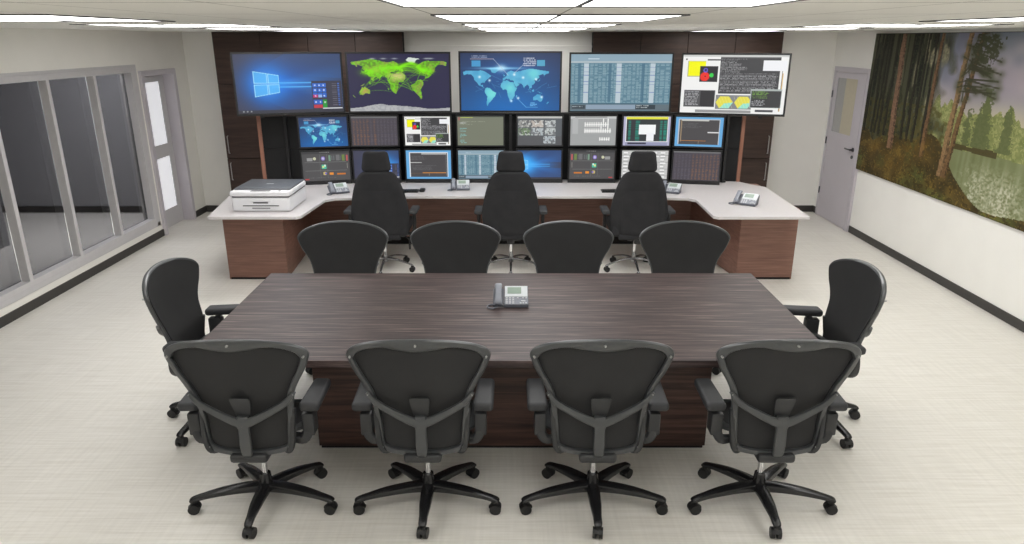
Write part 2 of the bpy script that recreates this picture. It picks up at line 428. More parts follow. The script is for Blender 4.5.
def pic_logo(w, h, menu=True, center=.285, seed=3):
    cv = Canvas(w, h, (66, 66, 84))
    cv.glow(center + .22, .5, .42, .36, (34, 76, 150), .8)
    cv.glow(center, .5, .17, .34, (14, 84, 205), .95)
    cv.glow(center + .1, .5, .2, .2, (30, 110, 215), .8)
    xq = center - .115
    cv.poly([(xq, .29), (xq + .3, 0), (1, 0), (1, .42), (xq + .23, .34)], (44, 92, 165), .30 if menu else .5)
    cv.poly([(xq, .715), (xq + .3, .95), (1, .95), (1, .62), (xq + .23, .66)], (44, 92, 165), .30 if menu else .5)
    # rays of light leaving the window to the right
    for k, (a, s_) in enumerate([(-.34, .16), (-.14, .12), (.0, .05), (.14, .12), (.32, .16)]):
        cx = center + .08
        d = (cv.v - .5) - a * (cv.u - cx)
        m = np.exp(-(d / (s_ * (.15 + np.clip(cv.u - cx, 0, 1)))) ** 2) * (cv.u > cx - .02) * np.clip(1.15 - (cv.u - cx) * 1.4, 0, 1)
        cv.mix(m, (60, 140, 225), .36 if menu else .6)
    if not menu or center > .5: cv.glow(center + .1, .5, .22, .3, (70, 185, 250), .9); cv.glow(center, .5, .1, .22, (160, 235, 255), .8)
    for yy in (.485, .555):
        cv.line(center + .05, yy, .74, yy + .0, (95, 190, 250), .014, .8)
    # four panes seen in perspective
    xl, xm, xr = center - .115, center + .012, center + .115
    def top(x): return .29 + (x - xl) * .30
    def bot(x): return .715 - (x - xl) * .30
    cv.glow(center, .5, .17, .3, (60, 165, 250), .7)
    for a, b in ((xl, xm - .006), (xm + .006, xr)):
        for (ta, tb, ba, bb) in ((top(a), top(b), .485, .487), (.515, .513, bot(a), bot(b))):
            P = [(a, ta), (b, tb), (b, bb), (a, ba)]
            cv.poly(P, (96, 190, 250), .75)
            for i in range(4):
                q, r_ = P[i], P[(i + 1) % 4]; cv.line(q[0], q[1], r_[0], r_[1], (170, 232, 255), .008, .85)
    if menu:
        cv.rect(.705, .46, .995, .945, (62, 60, 72), .96)
        rg = np.random.RandomState(seed)
        for i in range(2):
            for j in range(3):
                pass
        cv.rect(.715, .50, .845, .745, (50, 105, 200)); cv.rect(.715, .695, .760, .745, (190, 50, 120)); cv.rect(.762, .695, .800, .745, (150, 180, 225))
        for gx in (.758, .802): cv.rect(gx, .50, gx + .005, .745, (62, 60, 72))
        for gy in (.575, .655): cv.rect(.715, gy, .845, gy + .009, (62, 60, 72))
        cv.rect(.805, .505, .812, .57, (50, 105, 200))
        for (px, py) in ((.737, .535), (.78, .535), (.82, .535), (.737, .62), (.78, .62), (.822, .62), (.737, .72), (.822, .72)): cv.disc(px, py, .014, (225, 235, 250), .8)
        cv.rect(.715, .785, .80, .865, (45, 95, 190)); cv.rect(.802, .785, .845, .93, (45, 150, 60)); cv.rect(.715, .87, .80, .93, (190, 60, 75))
        cv.disc(.737, .825, .014, (220, 230, 250), .8); cv.disc(.78, .825, .014, (220, 230, 250), .8); cv.disc(.824, .83, .016, (230, 240, 230), .8)
        for i in range(11): cv.rect(.955, .50 + i * .037, .975, .52 + i * .037, (70, 110, 190)); cv.rect(.90, .505 + i * .037, .945, .515 + i * .037, (140, 140, 150), .5)
        cv.rect(.80, .925, .99, .945, (225, 228, 232))
    cv.rect(0, .945, 1, 1, (58, 58, 66), .9)
    for i in range(3): cv.rect(.04 + i * .035, .955, .055 + i * .035, .975, (170, 175, 180), .8)
    return cv

def pic_green_map(w, h):
    cv = Canvas(w, h, (44, 42, 72))
    m, g, tr = put_map(cv, (.027, .055, .984, .81), True, (98, 140, 42))
    n = vnoise(h, w, 14, 22, 5); n2 = vnoise(h, w, 40, 60, 6)
    cv.mix(m & (n > .55), (160, 150, 90), .6)
    cv.mix(m * np.clip(n2 * 1.6 - .4, 0, 1), (120, 215, 30), .8)
    sx, sy = tr((12, 22)); cv.mix(m * np.exp(-(((cv.u - sx) / .085) ** 2 + ((cv.v - sy) / .07) ** 2)), (205, 195, 130), 1)
    sx, sy = tr((133, -25)); cv.mix(m * np.exp(-(((cv.u - sx) / .05) ** 2 + ((cv.v - sy) / .07) ** 2)), (190, 160, 90), .9)
    sx, sy = tr((90, 42)); cv.mix(m * np.exp(-(((cv.u - sx) / .05) ** 2 + ((cv.v - sy) / .05) ** 2)), (180, 185, 100), .8)
    cv.mix(g, (212, 222, 215), 1)
    for lo in (-110, -95, 20, 60, 100):
        q = tr((lo, 79)); cv.glow(q[0], q[1], .03, .012, (190, 200, 195), .8)
    rg = np.random.RandomState(4)
    hubs = [(-75, 41), (-87, 42), (-118, 34), (0, 51), (10, 50), (30, 55), (77, 28), (116, 40), (139, 36), (103, 1), (55, 25), (-46, -23), (28, -26), (151, -34), (-99, 19), (121, 31)]
    for k in range(75):
        a = hubs[rg.randint(len(hubs))]; b = hubs[rg.randint(len(hubs))]
        if a == b: continue
        a = (a[0] + rg.randn() * 6, a[1] + rg.randn() * 4); b = (b[0] + rg.randn() * 6, b[1] + rg.randn() * 4)
        mid = ((a[0] + b[0]) / 2, (a[1] + b[1]) / 2 + abs(a[0] - b[0]) * .16)
        pts = [tuple((1 - t) ** 2 * np.array(a) + 2 * t * (1 - t) * np.array(mid) + t * t * np.array(b)) for t in np.linspace(0, 1, 7)]
        pts = [tr(p) for p in pts]
        for i in range(6): cv.line(*pts[i], *pts[i + 1], (125, 225, 20), .005, .42)
    for a, wd in (((10, 50), .12), ((-85, 40), .075), ((115, 35), .075), ((60, 45), .06)):
        q = tr(a); cv.glow(q[0], q[1], wd, .06, (130, 235, 10), .75)
    a, b = tr((0, 51)), tr((-80, 42))
    for i in range(12):
        t = i / 11; cv.glow(a[0] + (b[0] - a[0]) * t, a[1] + (b[1] - a[1]) * t - .09 * math.sin(PI * t), .03, .025, (130, 235, 10), .7)
    ice = .90 + .05 * vnoise(1, w, 1, 16, 8) - .03 * np.sin(cv.u * 5)
    cv.mix(cv.v > ice, (190, 192, 190), .9)
    cv.mix((cv.v > ice) & (n2 > .6), (150, 152, 158), .6)
    return cv

def pic_blue_map(w, h):
    cv = Canvas(w, h, (44, 54, 86))
    cv.glow(.5, 1.0, .75, .6, (24, 110, 190), .9); cv.glow(.5, .3, .36, .22, (30, 96, 175), .6)
    m, g, tr = put_map(cv, (.018, .236, .898, .93), False, (92, 178, 214))
    cv.mix(g, (92, 178, 214), 1)
    n = vnoise(h, w, 20, 30, 9); cv.mix((m | g) * n, (60, 145, 195), .6)
    for a in ((-58, -12), (20, 8), (-45, -8), (115, 60)):
        q = tr(a); cv.mix(m * np.exp(-(((cv.u - q[0]) / .07) ** 2 + ((cv.v - q[1]) / .12) ** 2)), (120, 225, 220), .7)
    cv.glow(.40, .26, .22, .02, (150, 215, 250), .9); cv.glow(.41, .26, .05, .06, (190, 235, 255), .9)
    for x, y in ((.19, .41), (.54, .37), (.63, .42), (.76, .45), (.82, .76), (.58, .78), (.51, .83), (.29, .47)): cv.glow(x, y, .013, .022, (235, 250, 255), .9)
    rg = np.random.RandomState(2)
    for k in range(20):
        a = (rg.uniform(.12, .9), rg.uniform(.35, .85)); b = (a[0] + rg.uniform(-.12, .12), a[1] + rg.uniform(-.1, .1))
        cv.line(*a, *b, (120, 190, 235), .0045, .35)
    cv.line(.10, .10, .33, .10, (190, 175, 180), .008, .9); cv.line(.33, .10, .48, .38, (190, 200, 215), .006, .8)
    cv.rect(.11, .13, .20, .23, (70, 150, 200)); cv.text(.11, .04, .28, .09, (150, 160, 185), 2, .8, 5)
    cv.text(.63, .08, .76, .24, (225, 228, 235), 5, .8, 6, ragged=.1); cv.rect(.77, .12, .85, .22, (80, 160, 195))
    cv.line(.63, .2, .53, .36, (190, 200, 215), .006, .8); cv.line(.58, .80, .66, .94, (120, 190, 235), .006, .8)
    cv.line(.66, .94, .78, .94, (120, 190, 235), .006, .8); cv.text(.70, .86, .78, .93, (120, 190, 235), 3, .7, 8)
    return cv

def pic_sheet(w, h):
    cv = Canvas(w, h, (92, 128, 145))
    cv.rect(0, 0, 1, .12, (140, 165, 180)); cv.rect(0, .12, 1, .15, (172, 186, 192)); cv.text(.17, .075, .28, .10, (215, 228, 235), 1, .9, 3, ragged=0)
    rg = np.random.RandomState(11)
    x = .01
    while x < .99:
        wd = rg.uniform(.03, .055)
        for r in range(34):
            if rg.rand() < .86: cv.rect(x, .165 + r * .0205, min(x + wd * rg.uniform(.55, .9), .99), .165 + r * .0205 + .011, (150, 178, 188), .75)
        x += wd
    for a in (.115, .17, .42, .75): cv.rect(a - .045, .155, a - .012, .83, (70, 108, 130), .7)
    for a in (.13, .455, .79):
        cv.rect(a, .155, a + .048, .86, (186, 200, 208))
        for y in (.22, .30, .36, .47, .52, .66): cv.rect(a, y, a + .048, y + .012, (130, 150, 190))
    cv.rect(0, .865, 1, .875, (30, 60, 80)); cv.rect(0, .88, 1, .99, (98, 112, 120)); cv.rect(.16, .89, .68, .97, (140, 158, 176)); cv.rect(.66, .89, .86, .97, (50, 62, 70))
    cv.text(.67, .90, .85, .96, (200, 208, 210), 2, .7, 13); cv.rect(.02, .90, .15, .96, (60, 70, 78)); cv.text(.02, .91, .15, .95, (190, 200, 205), 1, .6, 14)
    return cv

def pic_windows(w, h):
    cv = Canvas(w, h, (240, 240, 238))
    cv.rect(0, 0, 1, .03, (205, 206, 204)); cv.disc(.035, .075, .015, (40, 40, 40))
    cv.rect(.05, .10, .225, .37, (180, 182, 120)); cv.rect(.06, .115, .225, .355, (246, 246, 14))
    cv.rect(.235, .075, .37, .095, (70, 70, 72))
    cv.rect(.17, .19, .345, .46, (48, 47, 50)); cv.disc(.22, .37, .078, (235, 52, 44)); cv.disc(.225, .365, .01, (30, 20, 20)); cv.disc(.285, .345, .036, (60, 205, 80)); cv.disc(.225, .26, .040, (105, 95, 200)); cv.disc(.225, .26, .02, (50, 45, 80))
    cv.rect(.36, .04, .93, .66, (64, 64, 66)); cv.rect(.36, .035, .93, .05, (120, 120, 120))
    cv.text(.365, .06, .62, .30, (160, 160, 162), 12, .6, 21, ragged=.5); cv.text(.365, .31, .92, .64, (165, 165, 168), 16, .6, 22, ragged=.08)
    cv.rect(.93, .04, .95, .92, (240, 240, 238)); cv.rect(.955, .30, .965, .95, (216, 182, 120)); cv.rect(.95, .1, .955, .95, (50, 50, 55))
    cv.rect(.77, .09, .985, .26, (238, 239, 242))
    cv.rect(.03, .60, .335, .90, (120, 120, 122)); cv.rect(.035, .615, .19, .89, (86, 86, 88)); cv.rect(.19, .615, .33, .89, (52, 51, 54)); cv.text(.04, .63, .18, .88, (185, 185, 188), 9, .6, 23, ragged=.1)
    cv.rect(.345, .68, .69, .93, (130, 132, 136))
    for cx in (.43, .61):
        P = [(cx - .085, .81), (cx - .045, .71), (cx + .045, .71), (cx + .085, .81), (cx + .045, .915), (cx - .045, .915)]
        cv.poly(P, (228, 218, 80)); cv.poly([(cx, .83), (cx + .085, .81), (cx + .045, .915), (cx - .045, .915)], (150, 225, 205))
        for k in range(-2, 3):
            cv.line(cx + k * .03 - .03, .71, cx + k * .03 + .02, .91, (250, 245, 160), .004, .5)
    cv.rect(.675, .57, .99 - .02, .90, (170, 178, 176)); cv.rect(.685, .60, .965, .885, (60, 60, 62)); cv.text(.69, .61, .85, .74, (120, 170, 70), 5, .7, 25, ragged=.1); cv.text(.69, .76, .83, .87, (190, 192, 196), 4, .6, 26)
    cv.rect(.15, .945, .69, .99, (150, 150, 150)); cv.rect(.73, .925, .90, .97, (80, 80, 84))
    cv.rect(.9, .93, .925, .98, (235, 235, 236))
    return cv

def pic_brown(w, h, side=0):
    cv = Canvas(w, h, (74, 69, 76)); rg = np.random.RandomState(31 + side)
    cv.rect(0, 0, 1, .06, (110, 110, 112))
    for i in range(13):
        x = .03 + i * .075
        c = (124, 92, 74) if (i < 5) != bool(side) or i in (6,) else (94, 88, 98)
        for r in range(17): cv.rect(x, .09 + r * .053, x + rg.uniform(.03, .055), .09 + r * .053 + .03, c, .8)
    for r in range(6): cv.rect(0, .1 + r * .16, 1, .11 + r * .16, (66, 66, 84), .7)
    return cv
def pic_olive(w, h):
    cv = Canvas(w, h, (118, 122, 106)); cv.rect(0, 0, 1, .03, (90, 95, 84))
    cv.text(.07, .03, .33, .07, (190, 205, 90), 1, .9, 41, ragged=0); cv.rect(.02, .03, .06, .14, (190, 90, 90), .6)
    cv.text(.05, .17, .62, .2, (170, 176, 160), 1, .6, 42, ragged=.1); cv.text(.05, .27, .35, .3, (170, 176, 160), 1, .6, 43)
    for y in (.4, .6, .8): cv.text(.05, y, .2, y + .14, (130, 190, 190), 3, .7, 44 + int(y * 10), ragged=.5)
    cv.text(.05, .22, .2, .25, (220, 225, 225), 1, .7, 47)
    return cv
def pic_cams(w, h):
    cv = Canvas(w, h, (92, 96, 100)); cv.rect(0, 0, 1, .07, (190, 190, 186)); cv.rect(0, .68, 1, 1, (88, 89, 92))
    rg = np.random.RandomState(51); n = vnoise(h, w, 16, 22, 52); n2 = vnoise(h, w, 30, 40, 53)
    for i, (x0, y0, x1, y1) in enumerate(((.02, .13, .29, .38), (.31, .13, .58, .38), (.62, .13, .86, .38), (.02, .40, .29, .65), (.31, .40, .58, .65), (.62, .40, .86, .65), (.58, .68, .86, .94))):
        base = [(150, 150, 146), (186, 178, 170), (170, 175, 176), (110, 130, 100), (172, 180, 184), (178, 184, 184), (168, 176, 182)][i]
        cv.rect(x0, y0, x1, y1, base)
        mk = (cv.u >= x0) & (cv.u < x1) & (cv.v >= y0) & (cv.v < y1)
        cv.mix(mk & (n > .55), (90, 92, 94), .7); cv.mix(mk & (n2 > .7), (222, 224, 222), .7)
    return cv
def pic_bars(w, h):
    cv = Canvas(w, h, (160, 162, 162)); cv.rect(0, 0, 1, .08, (196, 197, 196)); cv.rect(.04, .05, .17, .6, (176, 178, 178)); cv.rect(.1, .02, .8, .04, (120, 120, 122))
    for y, n, hh in ((.20, 11, .16), (.42, 12, .16), (.72, 5, .12)):
        for i in range(n):
            x = .31 + i * .05 + (.33 if n == 5 else 0); up = .12 if i in (8, 10) and y < .3 else 0
            dn = .10 if i in (7, 10) and n == 11 else 0
            cv.rect(x, y - up, x + .024, y + hh + dn, (240, 240, 238))
        cv.rect(.31 + (.33 if n == 5 else 0), y + hh * .4, .31 + n * .05 + (.31 if n == 5 else -.02), y + hh * .62, (236, 236, 234))
    return cv
def pic_teal(w, h):
    cv = Canvas(w, h, (226, 228, 230)); cv.rect(.06, .02, .95, .09, (225, 225, 60)); cv.rect(.07, .1, .94, .86, (54, 56, 60))
    for x in (.11, .26, .30, .78, .86, .93 - .05):
        for r in range(14): cv.rect(x, .15 + r * .05, x + .05, .18 + r * .05, (36, 150, 130), .85)
    cv.rect(.33, .28, .69, .62, (244, 244, 246)); cv.rect(.5, .56, .66, .84, (240, 240, 244)); cv.rect(0, .88, 1, 1, (150, 152, 182)); cv.rect(.1, .90, .5, .96, (60, 60, 80)); cv.rect(0, 0, .05, 1, (180, 178, 205)); cv.rect(.96, 0, 1, 1, (180, 178, 205))
    return cv
def pic_bluebox(w, h):
    cv = Canvas(w, h, (104, 170, 220)); cv.rect(.07, .07, .93, .94, (220, 224, 228)); cv.rect(.09, .10, .92, .93, (74, 72, 74))
    cv.rect(.34, .10, .90, .15, (170, 172, 172)); cv.rect(.09, .42, .34, .445, (190, 190, 190)); cv.text(.11, .2, .5, .36, (98, 98, 100), 3, .7, 61); cv.text(.11, .52, .7, .72, (98, 98, 100), 4, .7, 62)
    cv.rect(.36, .78, .9, .80, (205, 135, 60)); cv.rect(.10, .80, .5, .82, (110, 90, 70)); cv.rect(.5, .8, .51, .9, (150, 140, 120)); cv.rect(.88, .15, .90, .9, (110, 112, 114))
    return cv
def pic_bluebox2(w, h):
    cv = Canvas(w, h, (104, 170, 220)); cv.rect(.06, .07, .93, .94, (190, 194, 198)); cv.rect(.08, .10, .92, .93, (74, 72, 74))
    cv.rect(.12, .10, .7, .14, (196, 196, 190)); cv.rect(.68, .50, .92, .53, (220, 220, 220)); cv.text(.12, .2, .6, .4, (98, 98, 100), 4, .7, 63); cv.rect(.12, .8, .66, .82, (205, 135, 60)); cv.rect(.5, .8, .51, .92, (150, 140, 120)); cv.rect(.11, .12, .13, .84, (150, 130, 105))
    return cv
def pic_dash(w, h, flip=False):
    cv = Canvas(w, h, (80, 79, 80)); cv.rect(0, 0, 1, .08, (64, 64, 66)); cv.text(.35, .02, .6, .05, (160, 160, 160), 1, .5, 71)
    f = (lambda a, b: (1 - b, 1 - a)) if flip else (lambda a, b: (a, b))
    def R(a, y0, b, y1, c): x0, x1 = f(a, b); cv.rect(x0, y0, x1, y1, c)
    def Dd(x, y, r, c): cv.disc(1 - x if flip else x, y, r, c, asp=1.6)
    for y in (.36, .66): R(.05, y, .93, y + .01, (120, 120, 120))
    for x in (.37, .52): R(x, .1, x + .006, .92, (104, 104, 104))
    R(.1, .22, .22, .32, (150, 150, 150)); Dd(.26, .24, .05, (200, 200, 170)); Dd(.44, .24, .07, (140, 120, 200)); Dd(.44, .24, .035, (200, 200, 215))
    R(.40, .46, .50, .60, (80, 190, 160)); R(.42, .50, .45, .56, (230, 225, 120)); R(.46, .45, .48, .52, (240, 240, 240)); Dd(.46, .76, .06, (200, 180, 110)); Dd(.48, .76, .035, (110, 100, 190))
    R(.56, .74, .64, .82, (225, 140, 50)); R(.72, .76, .90, .82, (200, 120, 50))
    R(.56, .14, .60, .34, (120, 150, 130)); R(.72, .12, .79, .32, (110, 110, 112)); R(.84, .12, .90, .34, (110, 130, 70)); R(.93, .14, .97, .34, (190, 90, 90)); R(.94, .42, .95, .60, (160, 160, 150))
    for x in (.62, .66, .8): R(x, .15, x + .02, .31, (100, 104, 106))
    R(.03, .93, .12, .97, (190, 70, 70)); cv.text(.1, .9, .9, .93, (110, 110, 112), 1, .5, 73)
    return cv
def pic_rows(w, h):
    cv = Canvas(w, h, (196, 196, 194)); rg = np.random.RandomState(81)
    for r in range(8):
        for c in range(6):
            x = .03 + c * .16; y = .06 + r * .12
            cv.rect(x, y, x + rg.uniform(.08, .13), y + .05, (235, 235, 234)); cv.rect(x, y + .055, x + rg.uniform(.04, .12), y + .08, (120, 120, 122))
    for r in (1, 3, 5, 7): cv.rect(0, .035 + r * .12, 1, .05 + r * .12, (130, 130, 132))
    return cv

def pic_painting(w, h):
    cv = Canvas(w, h, (150, 148, 160)); u, v = cv.u, cv.v; a = w / h
    n1 = vnoise(h, w, 5, 9, 1); n2 = vnoise(h, w, 14, 30, 2); n3 = vnoise(h, w, 50, 110, 3); nv = vnoise(h, w, 4, 120, 4); n4 = vnoise(h, w, 120, 260, 12)
    # sky: blue-grey above, warm haze low, violet clouds
    cv.mix(1 - v * 1.9, (98, 112, 128), .9); cv.mix(np.clip(n1 * 1.4 - .45 + n2 * .35 + (u > .6) * .0, 0, 1), (190, 180, 186), .9); cv.mix(np.exp(-((v - .48) / .12) ** 2), (206, 196, 160), .8)
    cv.mix(np.clip(vnoise(h, w, 4, 7, 22) * 2 - 1, 0, 1) * (v < .5), (138, 128, 150), .8)
    cv.mix(np.exp(-(((u - .60) / .12) ** 2 + ((v - .2) / .2) ** 2)) * (.4 + .6 * n2), (192, 176, 180), .8)
    # distant trees
    hl = .50 - .12 * vnoise(1, w, 1, 40, 13) - .05 * vnoise(1, w, 1, 90, 14)
    cv.mix((v > hl) & (v < .72), (146, 150, 96), 1); cv.mix(((v > hl) & (v < .72)) * n3, (104, 116, 62), .8); cv.mix(((v > hl) & (v < .72)) * (n4 > .6), (182, 182, 122), .5)
    for cx, top, wd in ((.50, .30, .035), (.575, .38, .022), (.66, .46, .02), (.45, .42, .02)):
        t = np.clip((v - top) / (.64 - top), 0, 1)
        cv.mix((np.abs(u - cx + (n3 - .5) * .02) < wd * (.25 + .8 * t) * (.55 + n4 * .7)) & (v > top) & (v < .64), (88, 96, 60), .8)
    # pond
    sh = .66 + .015 * n1
    pond = (v > sh) & (u > .36)
    cv.mix(pond, (142, 148, 112), 1); cv.mix(pond * (nv * .6 + n2 * .5), (96, 104, 60), .8)
    for cx, ww in ((.60, .05), (.52, .03), (.74, .06), (.9, .05)):
        cv.mix(pond * np.exp(-((u - cx + (n3 - .5) * .07) / ww) ** 2) * np.clip((v - .70) * 7, 0, 1) * np.clip(n4 * 1.5 + n2 * .6 - .5, 0, 1), (214, 212, 190), .9)
    # dark forest on the left
    fo = np.clip((.36 - u + (n2 - .5) * .10) * 14, 0, 1) * (v < .80)
    cv.mix(fo, (48, 49, 36), .95); cv.mix(fo * (nv > .62), (98, 100, 76), .55); cv.mix(fo * (nv < .3), (22, 26, 22), .8); cv.mix(fo * (n4 > .7), (70, 78, 48), .5)
    cv.mix(fo * np.clip((u - .08) * 5, 0, 1) * np.clip((vnoise(h, w, 7, 75, 31) - .62) * 8, 0, 1) * np.clip((.62 - v) * 5, 0, 1) * (.5 + .5 * n4), (188, 180, 146), .85)
    cv.mix((fo > 0) & (v > .45) & (n3 > .5), (84, 78, 36), .6)
    # near bank
    bank = v > (.965 - .30 * np.exp(-((u - .33) / .12) ** 2) - .06 * n1 - .03 * np.sin(u * 9))
    bank |= (u < .34) & (v > .66 + .1 * n2)
    cv.mix(bank, (66, 56, 30), 1); cv.mix(bank * np.clip(n2 * 1.8 - .6, 0, 1), (120, 98, 46), .7); cv.mix(bank * np.clip(vnoise(h, w, 9, 16, 77) * 3 - 1.6, 0, 1), (92, 104, 52), .6); cv.mix(bank * (n3 > .62), (58, 46, 20), .7); cv.mix(bank * (n4 > .8), (176, 146, 66), .35)
    cv.mix((np.abs(v - .655) < .012 + .01 * n2) & (u > .42) & (u < .56), (70, 62, 34), .9)
    def trunk(x0, x1, t0, t1, c, y1=.78):
        c0 = x0 + (x1 - x0) * (v / y1); hw = t0 + (t1 - t0) * v
        m = (np.abs(u - c0 + (n2 - .5) * .004) < hw) & (v < y1)
        cv.mix(m, c, .95); cv.mix(m & (u > c0 + hw * .3), [q * .6 for q in c], .8); cv.mix(m * (n4 > .55), [q * 1.25 for q in c], .5)
    for k, (x0, x1) in enumerate(((.02, .01), (.055, .05), (.085, .09), (.12, .115), (.19, .20), (.22, .225), (.255, .25), (.285, .29), (.075, .07))): trunk(x0, x1, .004, .006, (40, 38, 30), .7)
    trunk(.145, .155, .010, .014, (128, 98, 78)); trunk(.305, .30, .006, .009, (108, 82, 58)); trunk(.405, .385, .008, .012, (134, 106, 74), .86); trunk(.445, .40, .006, .010, (110, 84, 56), .86)
    rg = np.random.RandomState(8)
    for k in range(60):
        y0 = rg.uniform(.0, .34); x0 = .43 - y0 * .05; dx = rg.uniform(-.03, .11); dy = rg.uniform(-.03, .07)
        cv.line(x0, y0, x0 + dx, y0 + dy, (58, 56, 38), .006, .8, asp=a); cv.glow(x0 + dx, y0 + dy, .012, .02, (62, 68, 40), .5)
    crown = np.exp(-(((u - .47) / .06) ** 2 + ((v - .09) / .16) ** 2)) * (n4 * .6 + n3 * .6); cv.mix(crown > .46, (62, 66, 42), .85)
    for cx, cy in ((.08, .8), (.22, .78), (.17, .88), (.3, .72)): cv.mix(np.exp(-(((u - cx) / .05) ** 2 + ((v - cy) / .07) ** 2)) * n3, (160, 122, 52), .5)
    cv.a = cv.a * .95 + 5
    return cv

# ================================================================== THE ROOM
XL, XR, YB, YF, ZC = -4.29, 4.23, 9.65, -1.9, 2.39
m = MB(); m.box(-7.4, XR + .15, YF - .1, YB + .1, -.1, 0); struct('floor', m, M['floor'])
m = MB(); m.box(XL - .15, XR + .15, YF - .1, YB + .1, ZC, ZC + .1); struct('ceiling', m, M['ceiling'])
m = MB(); m.box(XL - .15, XR + .15, YB, YB + .1, 0, ZC); struct('wall_back', m, M['wall'])
m = MB(); m.box(XL - .15, XR + .15, YF - .1, YF, 0, ZC); struct('wall_front', m, M['wall'])
m = MB(); m.box(XR, XR + .15, YF, YB, 0, ZC); struct('wall_right', m, M['wall'])
# left wall with the window bay and the doorway cut out
WY0, WY1, WZ0, WZ1 = 1.36, 8.26, .20, 1.995
DY0, DY1, DZ1 = 8.44, 9.20, 1.90
m = MB(); a, b = XL - .15, XL
m.box(a, b, YF, WY0, 0, ZC); m.box(a, b, WY0, WY1, 0, WZ0); m.box(a, b, WY0, WY1, WZ1, ZC)
m.box(a, b, WY1, DY0, 0, ZC); m.box(a, b, DY0, DY1, DZ1, ZC); m.box(a, b, DY1, YB, 0, ZC)
struct('wall_left', m, M['wall_left'])
m = MB(); m.box(XL, XL + .012, YF, DY0 - .06, 0, .085, .003); m.box(XL, XL + .012, DY1 + .06, YB, 0, .085, .003); struct('baseboard_left', m, M['baseboard'])
m = MB(); m.box(XR - .012, XR, YF, 8.55, 0, .085, .003); m.box(XR - .012, XR, 9.53, YB, 0, .085, .003); struct('baseboard_right', m, M['baseboard'])
m = MB(); m.box(XL + .012, XR - .012, YB - .012, YB, 0, .09, .003); struct('baseboard_back', m, M['baseboard'])
m = MB(); m.box(XL + .012, XR - .012, YF, YF + .012, 0, .09, .003); struct('baseboard_front', m, M['baseboard'])

# window bay
w = empty('window_1', (XL, 0, 0), 0, kind='structure')
m = MB(); fx0, fx1 = -.10, .014
fx0 = -.10; m.box(fx0, fx1, WY0, WY1, WZ1 - .055, WZ1, .004); m.box(fx0, fx1, WY0, WY1, WZ0, WZ0 + .055, .004)
m.box(fx0, fx1, WY1 - .06, WY1, WZ0 + .055, WZ1 - .055, .004); m.box(fx0, fx1, WY0, WY0 + .06, WZ0 + .055, WZ1 - .055, .004)
m.box(-.005, .012, WY0, WY1 + .07, WZ1, WZ1 + .03, .003); m.box(-.005, .012, WY1, WY1 + .07, WZ0 - .05, WZ1, .003); m.box(-.005, .012, WY0, WY1 + .07, WZ0 - .05, WZ0, .003)
m.build('window_frame', M['frame_grey'], w)
ms = [7.475 - .77 * i for i in range(8)]
for y in ms:
    m = MB(); m.box(-.066, .014, y - .024, y + .024, WZ0 + .05, WZ1 - .05, .004); m.build('mullion', M['frame_grey'], w)
ed = [WY1 - .06] + [y for y in ms] + [WY0 + .06]
for i in range(len(ed) - 1):
    y1, y0 = ed[i] - (.02 if i else 0), ed[i + 1] + .02
    m = MB(); m.box(-.075, -.069, y0, y1, WZ0 + .055, WZ1 - .055); m.build('window_pane', M['glass_dark'], w)

# corridor seen through the smoked glass
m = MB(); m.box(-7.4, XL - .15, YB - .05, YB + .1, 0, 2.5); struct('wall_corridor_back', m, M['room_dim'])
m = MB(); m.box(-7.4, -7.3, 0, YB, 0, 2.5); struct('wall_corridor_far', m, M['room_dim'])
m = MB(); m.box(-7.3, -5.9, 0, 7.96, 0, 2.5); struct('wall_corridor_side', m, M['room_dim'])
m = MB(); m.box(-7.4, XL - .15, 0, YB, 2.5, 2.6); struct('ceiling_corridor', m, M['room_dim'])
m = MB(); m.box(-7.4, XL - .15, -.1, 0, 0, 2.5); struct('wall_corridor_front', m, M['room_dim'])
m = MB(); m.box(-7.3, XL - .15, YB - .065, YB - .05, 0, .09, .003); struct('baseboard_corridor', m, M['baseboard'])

# left doorway with the recessed glazed door
d = empty('door_1', (XL, 0, 0), 0, kind='structure')
m = MB()
m.box(-.149, .03, DY0 - .06, DY0 + .01, 0, DZ1 + .05, .004); m.box(-.149, .03, DY1 - .01, DY1 + .06, 0, DZ1 + .05, .004); m.box(-.149, .03, DY0, DY1, DZ1 - .01, DZ1 + .05, .004)
m.build('door_frame', M['door_lilac'], d)
m = MB(); y0, y1 = DY0 + .012, DY1 - .012
p0, p1 = y0 + .12, y1 - .12
m.box(-.145, -.11, y0, p0, .005, DZ1 - .012); m.box(-.145, -.11, p1, y1, .005, DZ1 - .012)
m.box(-.145, -.11, p0, p1, .005, .23); m.box(-.145, -.11, p0, p1, .88, 1.04); m.box(-.145, -.11, p0, p1, 1.80, DZ1 - .012)
m.build('door_leaf', M['frame_grey'], d)
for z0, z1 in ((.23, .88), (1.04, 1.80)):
    m = MB(); m.box(-.135, -.12, p0, p1, z0, z1); m.build('door_pane', M['frosted'], d)

